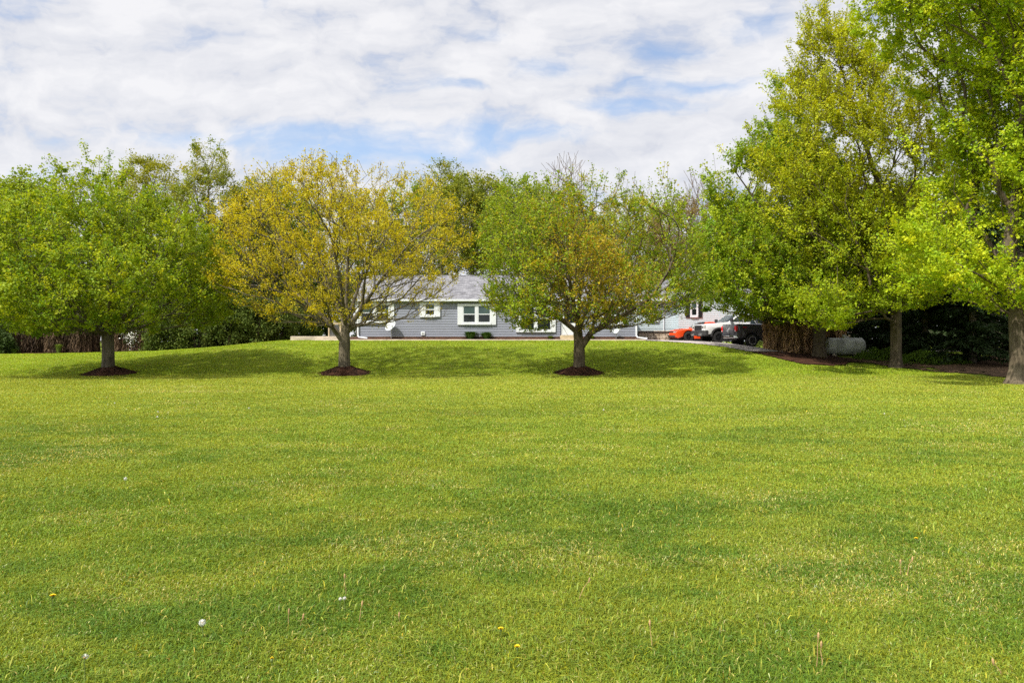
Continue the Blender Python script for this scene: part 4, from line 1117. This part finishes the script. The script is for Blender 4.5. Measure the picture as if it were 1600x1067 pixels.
def wheel(parent, x, y, r, w, rim, spokes, side):
    b = MB(); s = side
    b.lathe([(r * .62, -w / 2), (r * .93, -w / 2), (r, -w * .36), (r, w * .36), (r * .93, w / 2), (r * .62, w / 2), (r * .60, w * .3), (r * .60, -w * .3)], 'y', (0, 0, 0), 30)
    wl = empty('wheel', (x, y, r)); wl.parent = parent
    t = b.build('tyre', M['rubber'], wl, smooth=True)
    b = MB(); f = s * w * .42
    b.lathe([(r * .62, f - s * .02), (r * .62, f + s * .02), (r * .54, f + s * .012), (r * .52, f - s * .09), (.02, f - s * .09), (.02, f - s * .10), (r * .615, f - s * .10)], 'y', (0, 0, 0), 28)
    b.build('rim', M['plastic'] if rim is M['rim_dark'] else M['rim_dark'], wl, smooth=True)
    b = MB()
    for k in range(spokes):
        a = 2 * math.pi * k / spokes + .2
        vs = b.box(r * .08, r * .60, f - s * .05 if s > 0 else f + .0, f if s > 0 else f + .05, -r * .075, r * .075, Matrix.Rotation(a, 3, 'Y'))
    b.lathe([(.001, f - s * .06), (r * .17, f - s * .06), (r * .17, f + s * .012), (.001, f + s * .02)], 'y', (0, 0, 0), 14)
    b.lathe([(r * .63, f - s * .01), (r * .63, f + s * .022), (r * .575, f + s * .022), (r * .575, f - s * .01)], 'y', (0, 0, 0), 28)
    b.build('spokes', rim, wl)


def taper(vs, zlo, zhi, k):
    for v in vs:
        t = min(max((v.co.z - zlo) / (zhi - zlo), 0), 1); v.co.y *= 1 - k * t


def truck(loc, heading, paint, label, flare_mat, rim, lift=0., front_black=True):
    root = empty('pickup_truck', loc, heading, label, 'pickup truck', 'vehicles parked on the drive')
    wr = .415; hw = 1.0; za = .55 + lift; xf, xr = 1.86, -1.82; ar = .52
    bot = za
    prof = [(2.78, bot), (2.90, bot + .25), (2.90, 1.17 + lift), (2.80, 1.25 + lift), (1.9, 1.33 + lift), (1.08, 1.38 + lift), (-1.0, 1.38 + lift), (-1.02, 1.44 + lift), (-2.93, 1.44 + lift), (-2.95, 1.40 + lift), (-2.93, bot + .12), (-2.80, bot + .02)]
    prof += [p for p in reversed(arch(xr, ar, wr + .02 + lift)) if p[1] >= bot] + [(xr + ar, bot), (xf - ar, bot)] + [p for p in reversed(arch(xf, ar, wr + .02 + lift)) if p[1] >= bot]
    b = MB(); vs = b.prism_y(prof, -hw, hw)
    for v in vs:
        if v.co.x > 2.4: v.co.y *= .94
        if v.co.z > 1.2 + lift: v.co.y *= .97
    b.bevel(.05, 2, 40); b.build('body', paint, root, smooth=True)
    b = MB(); b.box(-2.7, 2.7, -.62, .62, bot - .12, 1.15 + lift); b.box(-1.2, 1.2, -.95, .95, bot - .06, bot + .1); b.build('chassis', M['plastic'], root)
    # cab
    zb, zt = 1.385 + lift, 1.95 + lift
    cab = [(1.12, zb), (.32, zt - .04), (.1, zt), (-.72, zt), (-.86, zt - .05), (-1.0, zb)]
    b = MB(); vs = b.prism_y(cab, -.93, .93); taper(vs, zb, zt, .17); b.bevel(.05, 2, 25); cb = b.build('cab', paint, root, smooth=True)
    tt = lambda z: .93 * (1 - .17 * (z - zb) / (zt - zb))
    for s in (-1, 1):
        for xs_ in ([(.92, zb + .05), (.34, zt - .12), (.06, zt - .09), (.06, zb + .05)], [(-.02, zb + .05), (-.02, zt - .09), (-.68, zt - .09), (-.84, zb + .05)]):
            g = MB(); g.poly([(x, s * (tt(z) + .006), z) for x, z in xs_]); g.build('window', M['car_glass'], cb)
    g = MB(); g.poly([(1.075, -.80, zb + .06), (1.075, .80, zb + .06), (.40, .70, zt - .05), (.40, -.70, zt - .05)]); bmesh.ops.translate(g.bm, verts=g.bm.verts, vec=(.03, 0, .03)); g.build('windscreen', M['car_glass'], cb)
    g = MB(); g.poly([(-1.0, -.78, zb + .05), (-1.0, .78, zb + .05), (-.90, .70, zt - .09), (-.90, -.70, zt - .09)]); g.build('rear_window', M['car_glass'], cb)
    for s in (-1, 1):
        b = MB(); b.box(.92, 1.06, s * .98 if s > 0 else s * 1.24, s * 1.24 if s > 0 else s * .98, zb + .03, zb + .28); b.bevel(.03, 2); b.build('mirror', M['plastic'], root)
        for xd in (.2, -.75):
            b = MB(); b.box(xd - .12, xd + .1, s * .99 - .02, s * .99 + .02, 1.12 + lift, 1.16 + lift); b.build('door_handle', paint, root)
    # front
    b = MB(); b.box(2.885, 2.925, -.56, .56, .86 + lift, 1.20 + lift); b.bevel(.02, 1); gr = b.build('grille', M['plastic'], root)
    b = MB()
    for k in range(4): b.box(2.926, 2.938, -.52, .52, .90 + lift + k * .08, .92 + lift + k * .08)
    b.build('grille_bar', M['rim_dark'], gr)
    for s in (-1, 1):
        b = MB(); b.box(2.80, 2.918, min(s * .58, s * .95), max(s * .58, s * .95), .97 + lift, 1.19 + lift); b.bevel(.03, 2); h = b.build('headlight', M['lamp_clear'], root)
        b = MB(); b.box(2.919, 2.927, min(s * .64, s * .80), max(s * .64, s * .80), 1.0 + lift, 1.10 + lift); b.build('headlight_bezel', M['plastic'], h)
    b = MB(); vs = b.prism_z([(2.80, -1.0), (3.02, -.86), (3.06, 0), (3.02, .86), (2.80, 1.0), (2.62, 1.0), (2.62, -1.0)], .48 + lift, .84 + lift); b.bevel(.04, 2); fb = b.build('front_bumper', M['plastic'], root)
    for s in (-1, 1):
        b = MB(); b.box(3.0, 3.075, min(s * .36, s * .78), max(s * .36, s * .78), .50 + lift, .64 + lift); b.bevel(.02, 1); b.build('skid_plate', M['chrome'], fb)
    for s in (-1, 1):
        b = MB(); b.tube([(3.04, s * .5, .56 + lift), (3.13, s * .5, .56 + lift), (3.13, s * .6, .56 + lift), (3.04, s * .6, .56 + lift)], .02, 6); b.build('tow_hook', M['chrome'], fb)
    # rear
    b = MB(); b.box(-2.985, -2.945, -.79, .79, .76 + lift, 1.40 + lift); b.bevel(.02, 2); tg_ = b.build('tailgate', paint, root)
    b = MB(); b.box(-2.995, -2.986, -.70, .70, .86 + lift, 1.26 + lift); b.build('tailgate_inset', paint, tg_)
    b = MB()                                     # silver horned badge
    for s in (-1, 1):
        b.tube([(-3.0, s * .03, 1.17 + lift), (-3.0, s * .13, 1.20 + lift), (-3.0, s * .19, 1.13 + lift), (-3.0, s * .16, 1.05 + lift), (-3.0, s * .10, 1.07 + lift)], [.035, .035, .03, .024, .012], 6)
    b.box(-3.015, -2.994, -.05, .05, .95 + lift, 1.16 + lift); b.build('badge', M['chrome'], tg_)
    b = MB(); b.box(-3.01, -2.99, -.17, .17, .80 + lift, .855 + lift); b.build('latch', M['plastic'], tg_)
    for s in (-1, 1):
        b = MB(); b.box(-2.985, -2.84, min(s * .80, s * .985), max(s * .80, s * .985), .98 + lift, 1.37 + lift); b.bevel(.02, 2); tl = b.build('tail_light', M['lamp_red'], root)
        b = MB(); b.box(-2.992, -2.986, min(s * .83, s * .95), max(s * .83, s * .95), 1.0 + lift, 1.07 + lift); b.build('reversing_lens', M['lamp_clear'], tl)
    b = MB(); b.prism_z([(-2.78, -.99), (-3.08, -.93), (-3.14, -.4), (-3.14, .4), (-3.08, .93), (-2.78, .99)], .55 + lift, .74 + lift); b.bevel(.04, 2); b.build('rear_bumper', M['chrome'], root)
    b = MB(); b.box(-2.86, -1.12, -.86, .86, 1.444 + lift, 1.475 + lift); b.bevel(.012, 1); b.build('bed_cover', M['plastic'], root)
    for s in (-1, 1):
        b = MB(); b.box(-2.9, -1.08, min(s * .885, s * .975), max(s * .885, s * .975), 1.443 + lift, 1.485 + lift); b.bevel(.012, 1); b.build('bed_rail', M['chrome'], root)
    for s in (-1, 1):
        for xc in (xf, xr):
            wheel(root, xc, s * (hw - .13), wr, .27, rim, 6, s)
            if flare_mat is not None:
                b = MB(); o_ = [p for p in arch(xc, ar + .09, wr + .02 + lift, 12)]; i_ = [p for p in arch(xc, ar - .01, wr + .02 + lift, 12)]
                ya, yb2 = s * (hw - .02), s * (hw + .055)
                for j in range(12):
                    q = [o_[j], o_[j + 1], i_[j + 1], i_[j]]
                    f0 = [b.bm.verts.new((x, ya, z)) for x, z in q]; f1 = [b.bm.verts.new((x, yb2, z)) for x, z in q]
                    b.bm.faces.new(f0); b.bm.faces.new(f1)
                    for i in range(4): b.bm.faces.new((f0[i], f0[(i + 1) % 4], f1[(i + 1) % 4], f1[i]))
                bmesh.ops.remove_doubles(b.bm, verts=b.bm.verts, dist=.002); b.build('fender_flare', flare_mat, root)
    return root


def add_text(body, size, mat, parent, loc, rot, name='lettering'):
    cu = bpy.data.curves.new(name, 'FONT'); cu.body = body; cu.size = size; cu.extrude = .004; cu.align_x = 'CENTER'; cu.materials.append(mat)
    tmp = bpy.data.objects.new(name, cu); COL.objects.link(tmp)
    me = bpy.data.meshes.new_from_object(tmp.evaluated_get(bpy.context.evaluated_depsgraph_get())); bpy.data.objects.remove(tmp)
    me.materials.clear(); me.materials.append(mat)
    o = link(name, me, parent); o.location = loc; o.rotation_euler = rot
    return o


HEAD = math.radians(11)
def place(px, d, lx, ly, heading):
    """where the origin goes so that the local point (lx, ly) stands at the given pixel column and depth"""
    x = (px - CX) / F * d
    c, s = math.cos(heading), math.sin(heading)
    ox, oy = x - (c * lx - s * ly), d - (s * lx + c * ly)
    return (ox, oy, gz(x, d) + .035)


h = math.pi + HEAD
t1 = truck(place(1122, 48, 1.86, .87, h), h, M['white_car'], 'white pickup with black grille and fender flares, nose towards the lawn', M['plastic'], M['rim_dark'], .04)
h = HEAD
t2 = truck(place(1174, 46, -1.82, -.87, h), h, M['grey_car'], 'charcoal pickup seen from behind with chrome rear bumper beside the brown hedge', None, M['rim_light'])
add_text('4X4', .17, M['lamp_red'], t2, (-2.35, -.985, 1.20), (math.pi / 2, 0, 0))


def coupe(loc, heading, label):
    root = empty('coupe_car', loc, heading, label, 'car', 'vehicles parked on the drive')
    hw = .95; wr = .365; ar = .42; xf, xr = 1.55, -1.42; bot = .22; P_ = M['red_paint']
    prof = [(2.38, bot), (2.50, .36), (2.53, .62), (2.47, .78), (2.36, .83), (1.0, .98), (.6, 1.0), (-1.35, 1.03), (-2.40, 1.03), (-2.50, .98), (-2.52, .55), (-2.38, bot + .05)]
    prof += [p for p in reversed(arch(xr, ar, wr + .01)) if p[1] >= bot] + [(xr + ar, bot - .02), (xf - ar, bot - .02)] + [p for p in reversed(arch(xf, ar, wr + .01)) if p[1] >= bot]
    b = MB(); vs = b.prism_y(prof, -hw, hw)
    for v in vs:
        if v.co.x > 2.3: v.co.y *= .90
        if v.co.z > .8: v.co.y *= .94
    b.bevel(.06, 3, 40); b.build('body', P_, root, smooth=True)
    b = MB(); b.box(-2.3, 2.3, -.58, .58, bot - .06, .80); b.build('chassis', M['plastic'], root)
    b = MB(); b.prism_z([(1.2, -.34), (2.2, -.24), (2.2, .24), (1.2, .34)], .90, .955)
    for v in b.bm.verts:
        if v.co.x > 2: v.co.z -= .055
    b.bevel(.02, 1); hd = b.build('hood_bulge', P_, root)
    for s in (-1, 1):
        b = MB(); b.box(1.5, 1.8, s * .20 - .05, s * .20 + .05, .95, .965); b.build('hood_scoop', M['plastic'], hd)
    zb, zt = .99, 1.45
    cab = [(.78, zb), (.02, zt - .04), (-.2, zt), (-.85, zt - .01), (-1.05, zt - .06), (-1.85, zb + .03)]
    b = MB(); vs = b.prism_y(cab, -.86, .86); taper(vs, zb, zt, .24); b.bevel(.05, 2, 25); cb = b.build('cabin', P_, root, smooth=True)
    tt = lambda z: .86 * (1 - .24 * (z - zb) / (zt - zb)) + .006
    for s in (-1, 1):
        for q in ([(.58, zb + .04), (.02, zt - .09), (-.55, zt - .07), (-.55, zb + .04)], [(-.62, zb + .05), (-.62, zt - .07), (-1.0, zt - .10), (-1.28, zb + .10)]):
            g = MB(); g.poly([(x, s * tt(z), z) for x, z in q]); g.build('window', M['car_glass'], cb)
        b = MB(); b.box(.5, .64, min(s * .88, s * 1.06), max(s * .88, s * 1.06), .98, 1.10); b.bevel(.03, 2); b.build('mirror', P_, root)
        b = MB(); b.box(-.5, -.28, s * .915 - .02, s * .915 + .02, .84, .87); b.build('door_handle', P_, root)
    g = MB(); g.poly([(.74, -.74, zb + .05), (.74, .74, zb + .05), (.07, .62, zt - .04), (.07, -.62, zt - .04)]); bmesh.ops.translate(g.bm, verts=g.bm.verts, vec=(.03, 0, .03)); g.build('windscreen', M['car_glass'], cb)
    b = MB(); b.box(2.43, 2.515, -.80, .80, .60, .775); b.bevel(.02, 2); gr = b.build('grille', M['plastic'], root)
    for s in (-1, 1):
        for yy in (.70, .50):
            b = MB(); b.lathe([(.001, 2.50), (.075, 2.50), (.075, 2.525), (.055, 2.53), (.001, 2.522)], 'x', (0, s * yy, .69), 20); b.build('headlight', M['lamp_clear'], root)
    b = MB(); b.box(2.40, 2.535, -.62, .62, .30, .46); b.bevel(.03, 2); b.build('air_intake', M['plastic'], root)
    b = MB(); b.box(2.2, 2.56, -.82, .82, .17, .20); b.bevel(.01, 1); b.build('front_splitter', M['plastic'], root)
    b = MB(); b.box(-2.54, -2.49, -.80, .80, .76, .92); b.bevel(.02, 1); b.build('tail_light', M['lamp_red'], root)
    b = MB(); b.box(-2.42, -2.2, -.72, .72, 1.06, 1.09); b.box(-2.35, -2.27, -.55, -.5, 1.03, 1.06); b.box(-2.35, -2.27, .5, .55, 1.03, 1.06); b.build('spoiler', P_, root)
    for s in (-1, 1):
        for xc in (xf, xr): wheel(root, xc, s * (hw - .12), wr, .25, M['rim_dark'], 5, s)


h = math.pi + HEAD
coupe(place(1075.5, 51, 1.55, .83, h), h, 'bright orange red sports coupe parked beside the block wall')

# propane tank
d = 42.6; xt = (1319 - CX) / F * d; zt = gz(xt, d)
root = empty('propane_tank', (xt, d, zt), math.radians(-14), 'weathered pale propane tank behind the leaning maple trunk', 'tank')
r = .52; Lh = .86; zc = .56
prof = [(.02, -Lh - .34)] + [(r * math.sin(a), -Lh - .34 * math.cos(a)) for a in np.linspace(.2, math.pi / 2, 7)] + [(r, -Lh + .01), (r, Lh - .01)] + [(r * math.sin(a), Lh + .34 * math.cos(a)) for a in np.linspace(math.pi / 2, .2, 7)] + [(.02, Lh + .34)]
b = MB(); b.lathe(prof, 'x', (0, 0, zc), 32); b.build('tank_shell', M['tank'], root, smooth=True)
b = MB(); b.lathe([(.14, zc + r - .03), (.14, zc + r + .13), (.12, zc + r + .17), (.02, zc + r + .19)], 'z', (0, 0, 0), 18); b.build('valve_dome', M['tank'], root)
for s in (-1, 1):
    b = MB(); b.box(s * .62 - .06, s * .62 + .06, -.30, .30, -.25, zc - r * .72); b.box(s * .62 - .1, s * .62 + .1, -.38, .38, -.3, .07); b.build('leg', M['concrete'], root)
    b = MB(); b.lathe([(r + .003, s * .93 - .02), (r + .008, s * .93 - .012), (r + .008, s * .93 + .012), (r + .003, s * .93 + .02)], 'x', (0, 0, zc), 32); b.build('weld_band', M['tank'], root)


# ------------------------------------------------------------------ grass
def make_grass():
    dg = np.linspace(2.2, 49, 600); dens = 17000 * np.minimum(1, (4.0 / dg) ** 1.55)
    wgt = dg * dens; cdf = np.cumsum(wgt); total = int((1.62 * wgt).sum() * (dg[1] - dg[0])); cdf /= cdf[-1]
    y = np.interp(R.random(total), cdf, dg); x = R.uniform(-.81, .81, total) * y + R.uniform(-.6, .6, total)
    keep = y < yedge(x) + wob(x, y) * .5 - .05
    for bb in (b1, b2, b3): keep &= (x - bb[0]) ** 2 + (y - bb[1]) ** 2 > 1.12 ** 2
    for bb in (b4, b5, b6): keep &= (x - bb[0]) ** 2 + (y - bb[1]) ** 2 > .4 ** 2
    x, y = x[keep], y[keep]; n = len(x); z = ground(x, y) - .004
    s = np.maximum(1, y / 4.2)
    tall = (R.random(n) < .006 * (1 - sstep((y - 3) / 9)) * (.4 + 1.6 * (fbm(x * 1.6 + 4, y * 1.6, 2) > .5)))
    tuft = fbm(x * 2.2, y * 2.2, 3); big = fbm(x * .22 + 5, y * .5 + 40, 4); med = .6 * fbm(x * .9 + 90, y * 1.5 + 3, 3) + .4 * fbm(x * 2.6 + 11, y * 3.6 + 5, 2)
    lush = sstep((tuft - .38) / .3)
    L = (.020 + .034 * lush * R.random(n) ** 1.5 + .018 * R.random(n)) * s ** -.02
    L = np.where(tall, L + .018 + .03 * R.random(n), L)
    wdt = (.0024 + .0007 * tall) * R.uniform(.7, 1.4, n) * s ** .78
    a = R.uniform(0, 2 * np.pi, n) * .92 + 6.3 * fbm(x * .5 + 30, y * .5, 2); lean = R.uniform(.2, 1.5, n) * L
    dirv = np.stack([np.cos(a), np.sin(a)], 1)
    fa = a + np.pi / 2 + R.normal(size=n) * .6
    sd = np.stack([np.cos(fa), np.sin(fa), np.zeros(n)], 1) * wdt[:, None]
    p0 = np.stack([x, y, z], 1)
    m = p0 + np.concatenate([dirv * (lean * .35)[:, None], (L * .62)[:, None]], 1); t = p0 + np.concatenate([dirv * lean[:, None], (L * (1 - .33 * lean / L))[:, None]], 1)
    v = np.stack([p0 - sd, p0 + sd, m + sd * .8, m - sd * .8, t], 1).reshape(-1, 3)
    i = np.arange(n)[:, None] * 5
    base = np.array([.165, .243, .020]); dark = np.array([.112, .188, .018]); lime = np.array([.280, .318, .030]); straw = np.array([.54, .48, .16])
    k = np.clip((big - .37) / .20 + R.normal(size=n) * .25, 0, 1)[:, None]; q = np.clip((med - .42) / .17 + R.normal(size=n) * .3, 0, 1)[:, None]
    col = dark * (1 - k) + base * k; col = col * (1 - .55 * q) + lime * .55 * q
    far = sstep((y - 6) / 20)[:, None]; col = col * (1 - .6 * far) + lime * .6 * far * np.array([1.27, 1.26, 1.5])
    slope = sstep((y - 31.5) / 2.5)[:, None]; col = col * (1 - .7 * slope) + np.array([.26, .375, .014]) * .7 * slope * (.8 + .4 * med[:, None])
    bare = np.exp(-(((x + 10.0) / 1.5) ** 2) - (((y - 22.5) / .5) ** 2)) + .6 * np.exp(-(((x + 12.3) / 2.5) ** 2) - (((y - 25) / .4) ** 2))
    st = R.random(n) < .035 + .16 * sstep((fbm(x * .9 + 7, y * 1.1 + 77, 3) - .55) / .2) + .5 * bare
    col[st] = straw * R.uniform(.6, 1.1, (st.sum(), 1))
    col[tall] = (base * .35 + lime * .45 + straw * .2) * R.uniform(.6, 1.1, (tall.sum(), 1))
    col *= np.exp(R.normal(size=(n, 1)) * .20); hj = R.normal(size=n); col *= np.stack([1 + .12 * hj, np.ones(n), 1 - .25 * hj], 1)
    o = mesh_np('grass', v, [np.concatenate([i, i + 1, i + 2, i + 3], 1), np.concatenate([i + 3, i + 2, i + 4], 1)], M['grass'], colors=np.repeat(np.clip(col, .003, .7), 5, 0))
    tag(o, 'short mown grass covering the wide lawn', 'grass', kind='stuff')
    print('grass blades', n)


make_grass()


# ------------------------------------------------------------------ dandelions and dry stalks
def ground_hit(px, py):
    d = F * CH / (py - CY)
    for _ in range(6): d = F * (CH - gz((px - CX) / F * d, d)) / (py - CY)
    return (px - CX) / F * d, d


def dandelion(px, py, kind, label, hgt=.075, r=.02):
    x, y = ground_hit(px, py + hgt * F * (py - CY) / (F * CH) * .9); z = gz(x, y)
    r *= .85
    root = empty('dandelion', (x, y, z), R.uniform(0, 6), label, 'dandelion', 'dandelions in the lawn')
    b = MB(); lx = R.uniform(-.004, .004); b.tube([(0, 0, -.01), (lx * .4, 0, hgt * .5), (lx, 0, hgt)], .0022, 6); b.build('stem', M['stem'], root)
    if kind == 'flower':
        b = MB(); b.lathe([(.003, -.012), (.007, -.008), (.008, .0), (.004, .004)], 'z', (lx, 0, hgt), 10); b.build('sepals', M['stem'], root)
        n = 130; a = R.uniform(0, 6.28, n); q = R.random(n) ** .5; 
        c = np.stack([lx + np.cos(a) * q * r * .62, np.sin(a) * q * r * .62, hgt + .006 + .007 * (1 - q)], 1)
        tg = np.stack([np.cos(a), np.sin(a), .9 * (1.1 - q)], 1)
        v, f = leaf_quads(c, np.stack([-np.cos(a) * .4, -np.sin(a) * .4, np.ones(n)], 1), np.full(n, r * .9), .3, .05, tg); mesh_np('petals', v, [f], M['yellow'], root)
    else:
        n = 230; dv = R.normal(size=(n, 3)); dv /= np.linalg.norm(dv, axis=1, keepdims=True)
        if kind == 'ragged': dv = dv[(dv[:, 0] > -.2) & (dv[:, 2] > -.1)]; n = len(dv)
        c = np.array([lx, 0, hgt + r * .6]) + dv * r * R.uniform(.75, 1.0, (n, 1))
        v, f = leaf_quads(c, dv, np.full(n, r * .30), .7, .1)
        mesh_np('seed_head', v, [f], M['fluff'], root)
        b = MB(); b.lathe([(.001, -.004), (.004, -.002), (.005, .002), (.001, .005)], 'z', (lx, 0, hgt + r * .6), 8); b.build('core', M['dry'], root)


for px, py, kind, lab, hgt, r in [
        (82, 934, 'flower', 'yellow dandelion alone at lower left of the lawn', .07, .022), (783, 986, 'flower', 'yellow dandelion, the farther of a close pair at bottom middle', .06, .020), (808, 1014, 'flower', 'yellow dandelion, the nearer of a close pair at bottom middle', .06, .020),
        (1431, 843, 'flower', 'small yellow dandelion out in the right half of the lawn', .05, .02), (425, 1032, 'flower', 'tiny half closed yellow dandelion near the bottom edge', .05, .011),
        (317, 979, 'puff', 'full round white dandelion clock at lower left', .09, .022), (133, 1037, 'ragged', 'ragged white dandelion clock near the bottom left corner', .12, .022), (531, 940, 'puff', 'white dandelion clock, left one of a touching pair', .08, .013), (539, 939, 'puff', 'white dandelion clock, right one of a touching pair', .085, .013),
        (246, 653, 'puff', 'white dandelion clock far off, below another on the left lawn', .09, .022), (247, 645, 'puff', 'white dandelion clock far off, above another on the left lawn', .09, .02), (179, 631, 'puff', 'farthest white dandelion clock toward the leftmost tree', .09, .022), (389, 639, 'puff', 'far white dandelion clock below the golden tree', .09, .022),
        (196, 751, 'puff', 'white dandelion clock midway on the left lawn', .09, .022), (943, 642, 'puff', 'far white dandelion clock below the rusty tree', .09, .022), (1382, 648, 'puff', 'far white dandelion clock on the right lawn', .09, .02)]:
    dandelion(px, py, kind, lab, hgt, r)

for px, py, px1, py1, lab in [(540, 932, 539, 900, 'upright brown stalk just above the touching pair of dandelion clocks'), (468, 980, 475, 962, 'short slanting brown stalk right of the round dandelion clock'), (449, 985, 451, 956, 'thin upright brown stalk left of a slanting one'), (902, 943, 921, 908, 'slanting pale stalk with bud in the lower middle'), (1406, 900, 1407, 878, 'upright tan stalk, left of a pair on the right'),
                              (1416, 903, 1428, 875, 'leaning tan stalk, right of a pair on the right'), (1275, 1047, 1278, 993, 'tall red brown stalk near the bottom right'), (1284, 1045, 1286, 1010, 'shorter red brown stalk beside a tall one near the bottom right'), (1565, 1057, 1553, 1035, 'slanting reddish stalk in the bottom right corner'), (1018, 1018, 1016, 975, 'pale green yellow stalk at bottom centre right'), (560, 975, 565, 945, 'thin brown stalk below right of the touching dandelion clocks'), (623, 975, 624, 960, 'short thin brown stalk in the lower middle')]:
    x, y = ground_hit(px, py); sc = y / F; top = ((px1 - px) * sc, R.uniform(-.02, .02), (py - py1) * sc)
    root = empty('dry_stalk', (x, y, gz(x, y)), 0, lab, 'weed stalk', 'dry weed stalks in the lawn')
    b = MB(); b.tube([(0, 0, -.01), (top[0] * .2 + .004, top[1] * .3, top[2] * .35), (top[0] * .55, top[1], top[2] * .7), top], [.0019, .0018, .0016, .0014], 6); b.build('stem', M['dry'], root)
    b = MB(); q = Vector(top); dr_ = Vector((top[0] * .3, 0, top[2])).normalized()
    b.tube([q - dr_ * .012, q, q + dr_ * .012, q + dr_ * .022], [.003, .006, .0055, .001], 6); b.build('seed_head', M['dry'], root)
